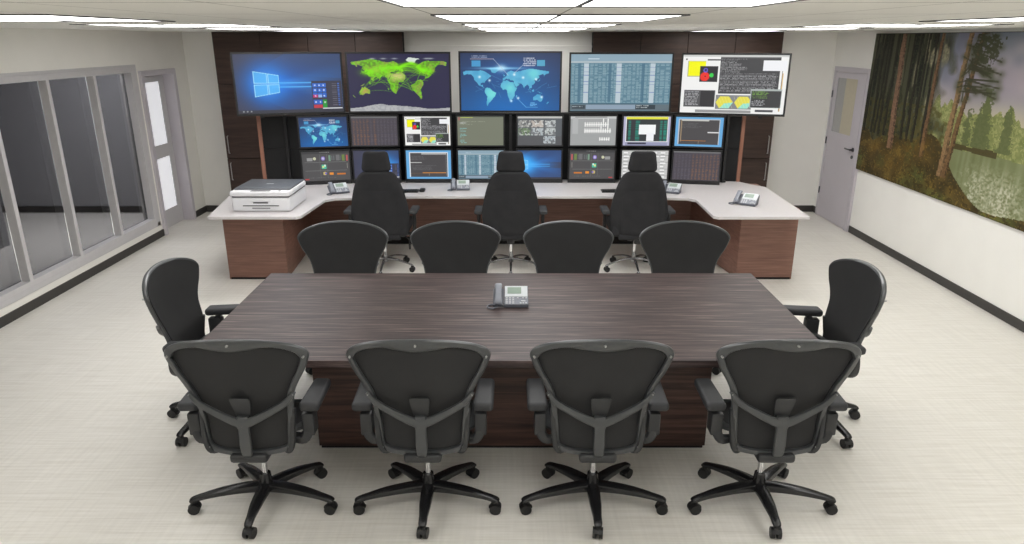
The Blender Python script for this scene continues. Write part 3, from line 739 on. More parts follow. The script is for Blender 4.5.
# right door
d = empty('door_2', (XR, 0, 0), 0, kind='structure')
m = MB()
m.box(-.03, 0, 8.56, 8.64, 0, 1.965, .004); m.box(-.03, 0, 9.49, 9.53, 0, 1.965, .004); m.box(-.03, 0, 8.64, 9.49, 1.905, 1.965, .004)
m.box(-.036, -.03, 8.625, 8.64, 0, 1.905, .002)
m.build('door_frame', M['door_lilac'], d)
m = MB()
a, b = -.022, -.002
m.box(a, b, 8.645, 9.485, .008, 1.15); m.box(a, b, 8.645, 8.86, 1.15, 1.83); m.box(a, b, 9.40, 9.485, 1.15, 1.83); m.box(a, b, 8.645, 9.485, 1.83, 1.90)
m.build('door_leaf', M['door_lilac'], d)
m = MB(); m.box(-.014, -.004, 9.18, 9.40, 1.15, 1.83); m.mi = 1; m.box(-.014, -.004, 8.86, 9.18, 1.15, 1.83); m.build('door_pane', [M['door_win_grey'], M['door_win_beige']], d)
m = MB(); m.cyl((-.02, 8.72, 1.0), (-.07, 8.72, 1.0), .011); m.sweep([(-.065, 8.72, 1.0), (-.068, 8.78, 1.0), (-.062, 8.86, 1.0)], (.018, .02)); m.cyl((-.02, 8.72, 1.0), (-.03, 8.72, 1.0), .028); m.cyl((-.02, 8.72, .91), (-.032, 8.72, .91), .022)
m.build('door_handle', M['metal_dark'], d, True)
m = MB()
for z in (.35, 1.02, 1.62): m.cyl((-.034, 9.487, z - .045), (-.034, 9.487, z + .045), .008)
m.build('hinge', M['frame_dark'], d, True)

# forest painting on the right wall
p = empty('landscape_painting', (XR - .03, 8.57 - 2.2, .795), -PI / 2, 'wide unframed oil painting of pine forest and pond on the right wall', 'painting')
m = MB(); m.box(-2.2, 2.2, .001, .028, 0, 1.565, .003); m.build('canvas_edge', M['frame_paint'], p)
picture_mesh('canvas_picture', pic_painting(420, 180), 4.39, 1.555, M['canvas'], p, (0, 0, .005))

# centre white wall panel with its moulding
m = MB(); m.box(-1.40, 1.04, YB - .03, YB, .09, 2.19, .003); m.box(-1.40, 1.04, YB - .05, YB, 2.19, 2.22, .004); struct('trim_1', m, M['wall'])

# ------------------------------------------------------------------ ceiling lights
def make_light(x0, x1, y0, y1, mt):
    t = empty('ceiling_light', ((x0 + x1) / 2, (y0 + y1) / 2, ZC))
    W, L = (x1 - x0) / 2, (y1 - y0) / 2
    m = MB(); b = .007; z0, z1 = -.005, -.0002
    m.box(-W, W, -L - b, -L, z0, z1); m.box(-W, W, L, L + b, z0, z1); m.box(-W - b, -W, -L - b, L + b, z0, z1); m.box(W, W + b, -L - b, L + b, z0, z1); m.box(-.006, .006, -L, L, z0, z1)
    m.build('light_frame', M['grid_black'], t)
    for s in (-1, 1):
        m = MB(); m.box(min(s * .006, s * W), max(s * .006, s * W), -L, L, -.002, -.0003); m.build('diffuser', M[mt], t)
    return t
lx = {'left': (-2.755, -1.775), 'middle': (-.305, .675), 'right': (2.145, 3.125)}
rows = [(8.24, 'right above the wall displays'), (6.45, 'above the control desk'), (4.66, 'above the far side of the meeting table'), (2.87, 'above the near side of the meeting table'), (1.08, 'nearest the camera at the top edge'), (-.71, 'behind the camera')]
protos = {}
for ry, rn in rows:
    for cn, (x0, x1) in lx.items():
        mt = 'light' if 4 < ry < 8 else 'light_soft'
        if mt not in protos: o = protos[mt] = make_light(x0, x1, ry, ry + 1.05, mt)
        else: o = copy_tree(protos[mt])
        o.location = ((x0 + x1) / 2, ry + .525, ZC)
        tag(o, 'bright two-panel ceiling light in the %s column, %s' % (cn, rn), 'ceiling light', 'recessed ceiling lights')

# ------------------------------------------------------------------ dark wood cupboards on the back wall
def make_cupboards(name, x0, lab, hx):
    t = empty(name, (x0, YB, 0), 0, lab, 'wall cabinet')
    W = .61 * 4
    m = MB(); m.box(0, W, -.13, -.001, .002, ZC - .004); m.build('body', M['gap_black'], t)
    k = 0
    for i in range(4):
        for z0, z1 in ((.004, .765), (.775, 1.735), (1.745, ZC - .006)):
            m = MB(); m.box(i * .61 + .003, (i + 1) * .61 - .003, -.15, -.13, z0, z1, .002, 1); dr = m.build('door', M['wood_wall'], t)
            if z1 < 2 and ((hx < 0 and i == 0) or (hx > 0 and i == 3)):
                hz = (.84, 1.07) if z0 > .5 else (.48, .71)
                X = .05 if hx < 0 else W - .05
                m = MB(); m.sweep([(X, -.152, hz[0]), (X, -.18, hz[0]), (X, -.18, hz[1]), (X, -.152, hz[1])], (.012, .012), up=(1, 0, 0)); m.build('handle', M['steel'], dr)
    return t
make_cupboards('wall_cabinet', -3.845, 'dark walnut cupboard wall on the left, behind the printer side of the desk', -1)
make_cupboards('wall_cabinet', 1.04, 'dark walnut cupboard wall on the right, behind the spreadsheet and white-window displays', 1)

# ------------------------------------------------------------------ U-shaped control desk
dk = empty('control_desk', (0, 7, 0), 0, 'long U-shaped red-brown wood desk with pale top under the screen wall', 'desk')
top = [(-2.80, -.70), (-1.985, -.70), (-1.95, -.66), (-1.90, .02), (-1.82, .10), (-1.0, .19), (.95, .19), (1.80, .10), (1.87, .02), (1.86, -.66), (1.90, -.70), (2.74, -.70), (2.80, .67), (2.70, .80), (2.56, 1.04), (1.9, 1.2), (-1.95, 1.2), (-2.84, 1.06), (-3.0, .55)]
m = MB(); m.prism(top, .722, .75); wt = m.build('worktop', M['laminate'], dk)
mod = wt.modifiers.new('bevel', 'BEVEL'); mod.width = .004; mod.segments = 2
def wing(x0, x1, xi):
    m = MB(); m.prism([(x0, -.275), (x1, -.275), (xi, 1.0), (x0, 1.0)] if x0 < 0 else [(x1, -.275), (x0, -.275), (x0, 1.0), (xi, 1.0)][::-1], .01, .722)
    return m.build('end_pedestal', M['wood_desk'], dk)
wing(-2.83, -2.255, -2.34); wing(2.80, 2.255, 2.08)
m = MB(); m.box(-2.845, -2.83, -.275, 1.0, 0, .72); m.mi = 1; m.box(-2.83, -2.25, -.282, -.276, 0, .02); m.build('side_panel', [M['wood_desk'], M['gap_black']], dk)
m = MB(); m.box(2.80, 2.815, -.275, 1.0, 0, .72); m.mi = 1; m.box(2.24, 2.80, -.282, -.276, 0, .02); m.build('side_panel', [M['wood_desk'], M['gap_black']], dk)
m = MB(); m.prism([(-2.36, 1.0), (2.08, 1.0), (2.08, 1.03), (-2.36, 1.03)], .09, .722); m.build('modesty_panel', M['wood_desk'], dk)
m = MB(); m.box(-2.34, 2.08, 1.005, 1.04, 0, .09); m.build('plinth', M['gap_black'], dk)

# ------------------------------------------------------------------ monitor wall on the desk
mw = empty('monitor_wall_frame', (0, 7, .7505), 0, 'black panelled stand with copper-wood end strips carrying all the screens', 'monitor stand')
def pan(name, x0, y0, x1, y1, z0, z1, th, mt, parent=mw):
    a = Vector((x0, y0)); b = Vector((x1, y1)); n = (b - a).normalized(); n = Vector((-n.y, n.x)) * th
    m = MB(); m.prism([(a.x, a.y), (b.x, b.y), (b.x + n.x, b.y + n.y), (a.x + n.x, a.y + n.y)], z0, z1); return m.build(name, mt, parent)
pan('black_panel', -2.80, .975, -2.42, 1.03, 0, .37, .03, M['black_matt']); pan('black_panel', -2.80, .975, -2.42, 1.03, .375, .73, .03, M['black_matt'])
pan('black_panel', -2.42, 1.03, -1.80, 1.10, 0, .74, .03, M['black_matt']); pan('black_panel', -1.80, 1.10, 1.78, 1.10, 0, .755, .03, M['black_matt']); pan('black_panel', 1.78, 1.10, 2.34, 1.03, 0, .74, .03, M['black_matt'])
pan('black_panel', 2.34, 1.03, 2.56, .975, 0, .37, .03, M['black_matt']); pan('black_panel', 2.34, 1.03, 2.56, .975, .375, .73, .03, M['black_matt'])
pan('end_strip', -2.84, .96, -2.80, .968, 0, .735, .05, M['wood_strip']); pan('end_strip', 2.562, .968, 2.60, .96, 0, .735, .05, M['wood_strip'])
for x, y in ((-2.52, .93), (2.40, .93), (-.015, .93)):
    m = MB(); m.box(x - .015, x + .015, y, y + .03, 0, .75, .003); m.cyl((x, y + .015, 0), (x, y + .015, .02), .035); m.build('pole', M['black'], mw)
m = MB(); m.box(-2.56, 2.44, .99, 1.02, .753, .775, .003); 
m.build('top_rail', M['black'], mw)

def screen_thing(name, xa, ya, xb, yb, z0, z1, cv, label, cat, group, bez=.012, depth=.045, bottom=None, rail=False):
    a = Vector((xa, ya)); b = Vector((xb, yb)); W = (b - a).length; H = z1 - z0; c = (a + b) / 2
    t = empty(name, (c.x, c.y, z0), math.atan2(yb - ya, xb - xa), label, cat, group)
    bt = bottom or bez
    m = MB(); fr = .008
    m.box(-W / 2, W / 2, 0, .02, 0, bt, .002, 1); m.box(-W / 2, W / 2, 0, .02, H - bez, H, .002, 1)
    m.box(-W / 2, -W / 2 + bez, 0, .02, bt, H - bez); m.box(W / 2 - bez, W / 2, 0, .02, bt, H - bez)
    m.build('bezel', M['black'], t)
    m = MB(); m.box(-W / 2 + .006, W / 2 - .006, .012, .03, .006, H - .006, .002, 1); m.box(-W * .3, W * .3, .03, depth, H * .2, H * .8, .006); m.build('back_housing', M['black'], t)
    picture_mesh('screen', cv, W - 2 * bez, H - bez - bt, M['screen'], t, (0, .008, bt))
    m = MB()
    if rail:
        for s in (-.28, .28): m.box(s * W - .02, s * W + .02, .025, .04, -.028, .05, .002, 1)
    else: m.box(-.05, .05, depth, depth + .02, H * .35, H * .65, .002, 1)
    m.build('mounting_bracket', M['black'], t)
    return t
GB = 'large wall displays above the desk'
def big(*a): return screen_thing('wall_display', *a, 'screen', GB, .02, .045, .024, True)
big(-2.925, 7.635, -1.84, 7.95, 1.517, 2.170, pic_logo(224, 126), 'large leftmost display showing a glowing blue four-pane window logo and start menu')
big(-1.805, 7.945, -.67, 8.005, 1.517, 2.168, pic_green_map(224, 126), 'large display showing a mirrored world map covered in bright green flight lines')
big(-.583, 8.0, .545, 8.0, 1.520, 2.175, pic_blue_map(224, 126), 'large central display showing a light blue world map on deep blue')
big(.625, 8.005, 1.762, 7.99, 1.515, 2.163, pic_sheet(224, 126), 'large display filled with a teal spreadsheet of narrow columns')
big(1.838, 7.97, 2.93, 7.71, 1.505, 2.158, pic_windows(224, 126), 'large rightmost display with white desktop, yellow square, red disc and yellow hexagons')
GS = 'small monitors in two rows on the desk'
cols = [(-2.335, 7.76, -1.80, 7.865), (-1.792, 7.875, -1.252, 7.895), (-1.207, 7.9, -.668, 7.9), (-.622, 7.9, -.078, 7.9), (.045, 7.9, .57, 7.9), (.63, 7.9, 1.17, 7.9), (1.216, 7.895, 1.765, 7.875), (1.785, 7.865, 2.315, 7.76)]
tops = [(pic_blue_map, 'small upper-row monitor at far left showing a pale blue world map'), (lambda w, h: pic_brown(w, h, 0), 'small upper-row monitor showing a brown and grey table, left of the white one'),
        (pic_windows, 'small upper-row monitor with white desktop, yellow square and red disc'), (pic_olive, 'small upper-row monitor showing text on an olive grey background'),
        (pic_cams, 'small upper-row monitor showing a grid of security camera pictures'), (pic_bars, 'small upper-row monitor with white bars on plain grey'),
        (pic_teal, 'small upper-row monitor with white box over dark window with teal text'), (pic_bluebox2, 'small upper-row monitor at far right, dark window bordered in light blue')]
bots = [(lambda w, h: pic_dash(w, h, False), 'small lower-row monitor at far left with dark dashboard of charts, behind the printer'), (lambda w, h: pic_logo(w, h, True, .55), 'small lower-row blue monitor mostly hidden by the left high-back chair'),
        (pic_bluebox, 'small lower-row monitor, dark window bordered in light blue, above a keyboard'), (pic_sheet, 'small lower-row monitor with teal spreadsheet, left of the middle high-back chair'),
        (lambda w, h: pic_logo(w, h, False, .12), 'small lower-row monitor glowing blue, right of the middle high-back chair'), (lambda w, h: pic_dash(w, h, True), 'small lower-row monitor with dark dashboard, right of the blue glowing one'),
        (pic_rows, 'small lower-row monitor with grey list rows behind the right high-back chair'), (lambda w, h: pic_brown(w, h, 1), 'small lower-row monitor at far right showing a brown and grey table')]
for (xa, ya, xb, yb), (f, lab) in zip(cols, tops): screen_thing('monitor', xa, ya, xb, yb, 1.155, 1.508, f(120, 75), lab, 'monitor', GS, .018, .045)
for (xa, ya, xb, yb), (f, lab) in zip(cols, bots): screen_thing('monitor', xa, ya, xb, yb, .7515, 1.135, f(120, 75), lab, 'monitor', GS, .018, .045, .045)

# ------------------------------------------------------------------ printer
pr = empty('printer', (-2.365, 6.765, .751), 0, 'white multifunction printer with grey lid on the left desk end', 'printer'); pr.scale = (1, 1, 1.17)
m = MB(); m.box(-.275, .275, -.27, .28, 0, .115, .018, 3); m.build('body', M['printer_white'], pr, True)
m = MB(); m.box(-.268, .268, -.26, .275, .115, .125); m.build('scanner_gap', M['printer_black'], pr)
m = MB(); m.box(-.28, .28, -.285, .28, .125, .165, .012, 3); m.build('scanner_unit', M['printer_white'], pr, True)
m = MB(); m.box(-.265, .265, -.20, .275, .163, .178, .006, 2); m.build('lid', M['printer_grey'], pr, True, )
m = MB(); m.box(-.09, .10, -.278, -.262, .085, .105, .003); m.build('output_tray', M['printer_white'], pr)
m = MB(); m.box(-.17, .17, -.274, -.262, .045, .052, .001, 1); m.box(-.085, .085, -.274, -.262, .026, .032, .001, 1); m.box(-.07, .07, -.274, -.262, .068, .078, .001, 1); m.build('paper_slot', M['printer_slot'], pr)
m = MB(); m.box(-.09, .09, -.262, -.225, .163, .167, .001, 1); m.box(.17, .19, -.255, -.235, .163, .168, .001, 1); m.build('control_panel', M['printer_slot'], pr)
m = MB(); m.box(-.03, .04, .02, .04, .1775, .1785); m.build('badge', M['phone_silver'], pr)

# ------------------------------------------------------------------ desk phones
def make_phone():
    t = empty('desk_phone', (0, 0, 0))
    # wedge body, face sloping up to the back
    m = MB(); pr_ = [(-.065, .004), (-.065, .022), (.075, .105), (.09, .10), (.05, .004)]
    a = [m.bm.verts.new((-.045, y, z)) for y, z in pr_]; b = [m.bm.verts.new((.12, y, z)) for y, z in pr_]
    m._f(a); m._f(b[::-1])
    for i in range(5): m._f([a[i], b[i], b[(i + 1) % 5], a[(i + 1) % 5]])
    m.build('body', M['phone_dark'], t)
    sl = math.atan2(.083, .14); R = Matrix.Translation((0, -.065, .022)) @ Matrix.Rotation(sl, 4, 'X')
    def face(name, x0, x1, s0, s1, h0, h1, mt, par=t):
        m = MB(); v = m.box(x0, x1, s0, s1, h0, h1, .001, 1); m.xf(v, R); return m.build(name, mt, par)
    face('upper_panel', -.04, .115, .068, .162, .0, .008, M['phone_silver'])
    face('keypad_panel', -.042, .118, .002, .068, .0, .004, M['phone_grey'])
    face('display', -.022, .072, .092, .150, .008, .010, M['phone_lcd'])
    m = MB()
    for i in range(3):
        for j in range(4): v = m.box(-.034 + i * .022, -.020 + i * .022, .008 + j * .015, .018 + j * .015, .004, .007, .001, 1); m.xf(v, R)
    for x0, s0 in ((.042, .052), (.078, .052), (.10, .052), (.08, .008), (.098, .008), (.062, .008)): v = m.box(x0, x0 + .012, s0, s0 + .01, .004, .009, .001, 1); m.xf(v, R)
    v = m.box(.07, .10, .026, .034, .004, .009, .001, 1); m.xf(v, R)
    m.build('keys', M['phone_key'], t)
    m = MB(); v = m.box(-.12, -.048, .0, .15, -.02, -.002, .004); m.xf(v, R); m.build('cradle', M['phone_dark'], t)
    m = MB(); P = [R @ Vector((-.084, s_, h_)) for s_, h_ in ((-.002, .012), (.02, .026), (.08, .032), (.14, .03), (.165, .016))]
    m.sweep(catmull(P, 4), [(.05, .02), (.052, .034), (.042, .026), (.044, .028), (.052, .034), (.048, .02)], seg=12, power=.6); m.build('handset', M['phone_grey'], t, True)
    m = MB(); P = [(-.09, -.06, .012), (-.12, -.095, .008), (-.155, -.075, .008), (-.15, -.035, .008), (-.10, -.01, .008)]
    m.sweep(catmull(P, 5), (.011, .011), seg=8); m.build('handset_cord', M['phone_dark'], t, True)
    return t
ph = make_phone(); GP = 'grey desk phones'
spots = [(-.008, 4.07, .7405, 0, 'grey desk phone standing alone on the dark meeting table', .9),
         (-1.835, 7.34, .751, math.radians(28), 'grey desk phone on the pale desk beside the printer', .86),
         (-.56, 7.52, .751, math.radians(4), 'grey desk phone left of the middle high-back chair on the pale desk', .86),
         (1.68, 7.36, .751, math.radians(-26), 'grey desk phone half hidden behind the right high-back chair', .86),
         (2.30, 6.80, .751, math.radians(-34), 'grey desk phone alone on the right end of the pale desk', .92)]
for i, (x, y, z, r, lab, s_) in enumerate(spots):
    o = ph if i == 0 else copy_tree(ph)
    o.location = (x, y, z); o.rotation_euler = (0, 0, r); o.scale = (s_, s_, s_); tag(o, lab, 'phone', GP)

# keyboards and mice
def make_kb():
    t = empty('keyboard', (0, 0, 0))
    m = MB(); m.box(-.21, .21, -.065, .065, 0, .014, .004); m.build('case', M['black'], t)
    m = MB()
    for r in range(5):
        for c in range(15): m.box(-.20 + c * .0265, -.178 + c * .0265, -.056 + r * .022, -.038 + r * .022, .013, .018)
    m.build('keys', M['caster'], t)
    return t
kb = make_kb()
for i, (x, lab) in enumerate(((-1.21, 'black keyboard on the desk beside the left high-back chair'), (-.06, 'black keyboard hidden in front of the middle high-back chair'), (1.165, 'black keyboard on the desk left of the right high-back chair'))):
    if i == 1: continue
    o = kb if i == 0 else copy_tree(kb)
    o.location = (x, 7.42, .751); tag(o, lab, 'keyboard', 'black keyboards')
ms_ = empty('computer_mouse', (-.96, 7.43, .751), 0, 'small black mouse right of the left keyboard', 'mouse')
m = MB(); m.box(-.03, .03, -.05, .05, 0, .03, .014, 4); m.build('shell', M['black'], ms_, True)
m = MB(); m.cyl((-.004, -.02, .027), (.004, -.02, .027), .008); m.build('scroll_wheel', M['frame_chair'], ms_)

# ------------------------------------------------------------------ meeting table
tb = empty('meeting_table', (-.007, 3.98, 0), 0, 'large dark zebra-wood meeting table with a single desk phone on it', 'table')
m = MB(); m.box(-1.685, 1.685, -.71, .71, .70, .74, .003); m.build('tabletop', M['wood_table'], tb)
m = MB(); m.box(-1.13, 1.145, -.355, .36, .02, .70, .002, 1); m.build('base', M['wood_table_base'], tb)
m = MB(); m.box(-1.12, 1.135, -.345, .35, 0, .02); m.build('plinth', M['gap_black'], tb)
for s in (-1, 1):
    m = MB(); m.box(s * 1.22 - .04, s * 1.22 + .04, -.60, -.52, .668, .70, .005); m.build('cable_box', M['black'], tb)

# ------------------------------------------------------------------ mesh office chair
def ring_frame(m, O, I, fn, th):
    n = len(O); R = []
    for k in range(n):
        o, i = O[k], I[k]; mid = ((o[0] + i[0]) / 2, (o[1] + i[1]) / 2)
        def pt(p, d): return m.bm.verts.new((p[0], fn(p[0], p[1]) + d, p[1]))
        def L(t): return (o[0] + (i[0] - o[0]) * t, o[1] + (i[1] - o[1]) * t)
        R.append([pt(L(0), -.25 * th), pt(L(.12), -.5 * th), pt(L(.88), -.5 * th), pt(L(1), -.25 * th), pt(L(1), .25 * th), pt(L(.88), .5 * th), pt(L(.12), .5 * th), pt(L(0), .25 * th)])
    for k in range(n):
        a, b = R[k], R[(k + 1) % n]
        for j in range(8): m._f([a[j], a[(j + 1) % 8], b[(j + 1) % 8], b[j]])

def caster(m, x, y, ang, r=.028):
    c, s = math.cos(ang), math.sin(ang)
    for d in (-.015, .015):
        p0 = Vector((x + c * (d - .009), y + s * (d - .009), r)); p1 = Vector((x + c * (d + .009), y + s * (d + .009), r))
        m.cyl(p0, p1, r, r, 16)
    m.sweep([(x, y, r + .01), (x, y, r * 2 + .012)], (.03, .03), seg=10)
    m.sweep([(x - s * .03, y + c * .03, r + .005), (x, y, r * 2 + .004), (x + s * .025, y - c * .025, r + .008)], (.03, .012), up=(0, 0, 1), seg=8)

def star(t, R, sq, dir0, m_leg, m_cap=None, hub_r=.036, zh=.155, ze=.078, w0=.056, w1=.034, th=1.0):
    m = MB(); m.cyl((0, 0, .085), (0, 0, zh + .03), hub_r * 1.05, hub_r * .85, 20); m.cyl((0, 0, zh + .03), (0, 0, zh + .075), hub_r * .85, hub_r * .72, 20); m.build('base_hub', m_leg, t, True)
    for k in range(5):
        a = dir0 + 2 * PI * k / 5; dx, dy = math.cos(a), math.sin(a) * sq
        P = [(dx * q * R, dy * q * R, z) for q, z in ((.06, zh - .002), (.3, ze + (zh - ze) * .85 + .006), (.6, ze + (zh - ze) * .55 + .009), (.85, ze + (zh - ze) * .2 + .006), (1.0, ze), (1.045, ze - .008))]
        m = MB(); m.sweep(catmull(P, 4), [(w0, .055 * th), (w0 * .95, .045 * th), (w0 * .85, .036 * th), (w1 * 1.1, .028 * th), (w1 * 1.05, .024 * th), (w1 * .8, .014 * th)], seg=14, power=.65)
        lg = m.build('leg', m_leg, t, True)
        m = MB(); caster(m, dx * R, dy * R, a + PI / 2 + (.25 if k % 2 else -.15)); m.build('caster', M['caster'], lg, True)

def make_mesh_chair():
    t = empty('mesh_office_chair', (0, 0, 0))
    star(t, .355, .78, -PI / 2, M['leg_black'], zh=.105, w0=.066, w1=.038)
    m = MB(); m.cyl((0, 0, .16), (0, 0, .37), .015, .014, 16); m.build('gas_lift', M['chrome'], t, True)
    m = MB(); m.box(-.088, .088, -.185, .12, .352, .398, .015, 3); m.build('tilt_mechanism', M['frame_low'], t, True)
    m = MB(); m.sweep([(.08, .02, .40), (.16, .03, .395), (.20, .03, .39)], (.012, .012), seg=8); m.box(.19, .225, .015, .045, .383, .397, .004); m.build('lever', M['frame_low'], t)
    # seat
    fs = lambda x, y: .465 + .012 * (x / .25) ** 2 - (max(0, y - .17) ** 2) * 2.2 + .02 * max(0, -y) / .14
    So = [(0, .31), (.12, .305), (.2, .28), (.245, .22), (.255, .1), (.245, -.03), (.21, -.085), (.12, -.105), (0, -.11)]
    def loopify(h): return [tuple(p)[:2] for p in catmull([(x, y, 0) for x, y in h] + [(-x, y, 0) for x, y in h[-2:0:-1]], 4, True)]
    O = loopify(So); I = [(x * .86, (y - .08) * .86 + .08) for x, y in O]
    m = MB(); n = len(O); rings = []
    for (o, i) in zip(O, I):
        rings.append([m.bm.verts.new((o[0], o[1], fs(*o) - .012)), m.bm.verts.new((o[0], o[1], fs(*o) + .004)), m.bm.verts.new((i[0], i[1], fs(*i) + .01)), m.bm.verts.new((i[0], i[1], fs(*i) - .02))])
    for k in range(n):
        a, b = rings[k], rings[(k + 1) % n]
        for j in range(4): m._f([a[j], a[(j + 1) % 4], b[(j + 1) % 4], b[j]])
    st = m.build('seat_frame', M['frame_chair'], t, True)
    m = MB(); ys = np.linspace(-.10, .30, 14); rws = []
    for y in ys:
        wv = max(.05, .245 * (1 - abs((y - .08) / .24) ** 4 * .55)); rws.append([(wv * (-1 + 2 * k / 10), y) for k in range(11)])
    for dz in (0.0, -.008):
        V = [[m.bm.verts.new((x * .93, y, fs(x, y) + dz - .010 * (1 - (x / .25) ** 2))) for x, y in r] for r in rws]
        for i in range(len(V) - 1):
            for k in range(10): m._f([V[i][k], V[i][k + 1], V[i + 1][k + 1], V[i + 1][k]])
    m.build('seat', M['mesh'], t, True)
    # back
    fb = lambda x, z: -.150 - .082 * (max(0, z - .42) / .6) ** 1.25 + .055 * (x / .3) ** 2 + .018 * math.exp(-((z - .60) / .1) ** 2)
    Oh = [(0, 1.026), (.08, 1.023), (.16, 1.013), (.242, .991), (.300, .960), (.323, .925), (.317, .89), (.294, .832), (.266, .782), (.241, .725), (.226, .66), (.214, .58), (.209, .50), (.208, .44), (.188, .40), (.11, .384), (0, .38)]
    Ih = [(0, .962), (.08, .970), (.15, .981), (.215, .968), (.264, .942), (.287, .908), (.285, .89), (.264, .836), (.238, .788), (.214, .732), (.199, .66), (.190, .58), (.185, .50), (.181, .45), (.165, .424), (.10, .410), (0, .407)]
    O, I = loopify(Oh), loopify(Ih)
    m = MB(); ring_frame(m, O, I, fb, .026); bf = m.build('back_frame', M['frame_chair'], t, True, 50)
    prof = [(.02, 1.016), (.10, 1.011), (.17, 1.000), (.237, .978), (.288, .950), (.310, .92), (.308, .89), (.284, .832), (.256, .782), (.231, .725), (.215, .66), (.203, .58), (.198, .50), (.196, .445), (.176, .41), (.12, .396)]
    prof = [tuple(p)[:2] for p in catmull([(a, b, 0) for a, b in prof], 3)]
    m = MB(); m.shell(prof, lambda x, z: fb(x, z) + .0135, 14, .006); m.build('back_mesh', M['mesh'], t, True)
    for x, z in ((0, 1.000), (.304, .915), (-.304, .915), (.236, .715), (-.236, .715), (.188, .425), (-.188, .425)):
        y = fb(x, z); m = MB(); m.cyl((x, y - .012, z), (x, y - .0255, z), .0055, .0045, 10)
        m.build('bolt', M['bolt'], bf, True)
    # Y support
    m = MB(); off = -.024
    def q(x, z, d=0): return (x, fb(x, z) + off + d, z)
    for s in (-1, 1):
        P = [q(s * .240, .725, .014), q(s * .20, .675, 0), q(s * .13, .632, -.008), q(s * .055, .592, -.012), q(0, .57, -.012)]
        m.sweep(catmull(P, 4), [(.018, .026), (.030, .022), (.034, .022), (.040, .024), (.05, .026)], up=(0, 1, 0), seg=12, power=.55)
    # the same arms drawn wide in the plane of the back
    m.build('support_arms', M['frame_chair'], t, True)
    m = MB(); P = [q(0, .610, -.004), q(0, .57, -.010), q(0, .54, -.010), q(0, .46, -.012), q(0, .405, -.006), q(0, .395, .01)]
    m.sweep(catmull(P, 4), [(.026, .050), (.030, .066), (.026, .050), (.026, .054), (.024, .048), (.02, .03)], up=(1, 0, 0), seg=12, power=.5); m.build('support_stem', M['frame_chair'], t, True)
    m = MB(); pr_ = [(.032, .60), (.038, .635), (.043, .67), (.046, .70), (.040, .712)]
    m.shell(pr_, lambda x, z: fb(x, z) - .014, 4, .014, .3); m.build('lumbar_tab', M['frame_low'], t, True)
    for s in (-1, 1):
        m = MB(); P = [q(s * .214, .615, .035), q(s * .210, .54, .02), q(s * .202, .45, .012), q(s * .185, .40, .02), (s * .15, -.10, .385)]
        m.sweep(catmull(P, 4), [(.022, .03), (.026, .034), (.028, .036), (.03, .036), (.024, .026)], up=(0, 1, 0), seg=10, power=.6); br = m.build('back_bracket', M['frame_low'], t, True)
        # armrest: post + pad
        m = MB(); P = [(s * .20, -.08, .43), (s * .245, -.09, .435), (s * .268, -.08, .48), (s * .270, -.06, .55), (s * .276, -.03, .60)]
        m.sweep(catmull(P, 4), [(.04, .035), (.045, .045), (.05, .04), (.056, .036), (.05, .03)], up=(0, 1, 0), seg=10, power=.6)
        m.box(s * .270 - .028, s * .270 + .028, -.10, -.02, .455, .575, .008, 2)
        ar = m.build('armrest_post', M['frame_low'], t, True)
        m = MB(); v = m.box(-.048, .048, -.115, .145, .592, .640, .019, 4)
        for vv in v:
            k = (vv.co.y + .115) / .26; vv.co.x *= (1.0 - .12 * k); vv.co.z += .012 * k * k
        m.xf(v, Matrix.Translation((s * .287, 0, 0)) @ Matrix.Rotation(-s * .03, 4, 'Z')); m.build('armrest_pad', M['pad'], t, True)
    return t
ch = make_mesh_chair(); GC = 'mesh office chairs around the meeting table'
places = []
for x, lab in ((-1.272, 'nearest row, leftmost mesh chair, seen from behind at the table front'), (-.432, 'nearest row, second mesh chair from the left, seen from behind'), (.416, 'nearest row, third mesh chair from the left, seen from behind'), (1.278, 'nearest row, rightmost mesh chair, seen from behind at the table front')):
    places.append((x, 3.12, 0, lab))
for x, lab in ((-1.240, 'leftmost mesh chair across the table, facing us, before the left desk end'), (-.415, 'second mesh chair from the left across the table, facing us'), (.414, 'third mesh chair from the left across the table, facing us'), (1.266, 'rightmost mesh chair across the table, facing us')):
    places.append((x, 4.83, PI, lab))
places.append((-1.872, 4.0, -PI / 2, 'mesh chair at the left end of the meeting table, turned sideways'))
places.append((1.888, 3.98, PI / 2, 'mesh chair at the right end of the meeting table, turned sideways'))
for i, (x, y, r, lab) in enumerate(places):
    o = ch if i == 0 else copy_tree(ch)
    o.location = (x, y, 0); o.rotation_euler = (0, 0, r); tag(o, lab, 'office chair', GC)
    if i > 7: o.scale = (1.02, 1.07, 1.0)
    if i < 4: o.scale = (1.03, 1.0, 1.0)

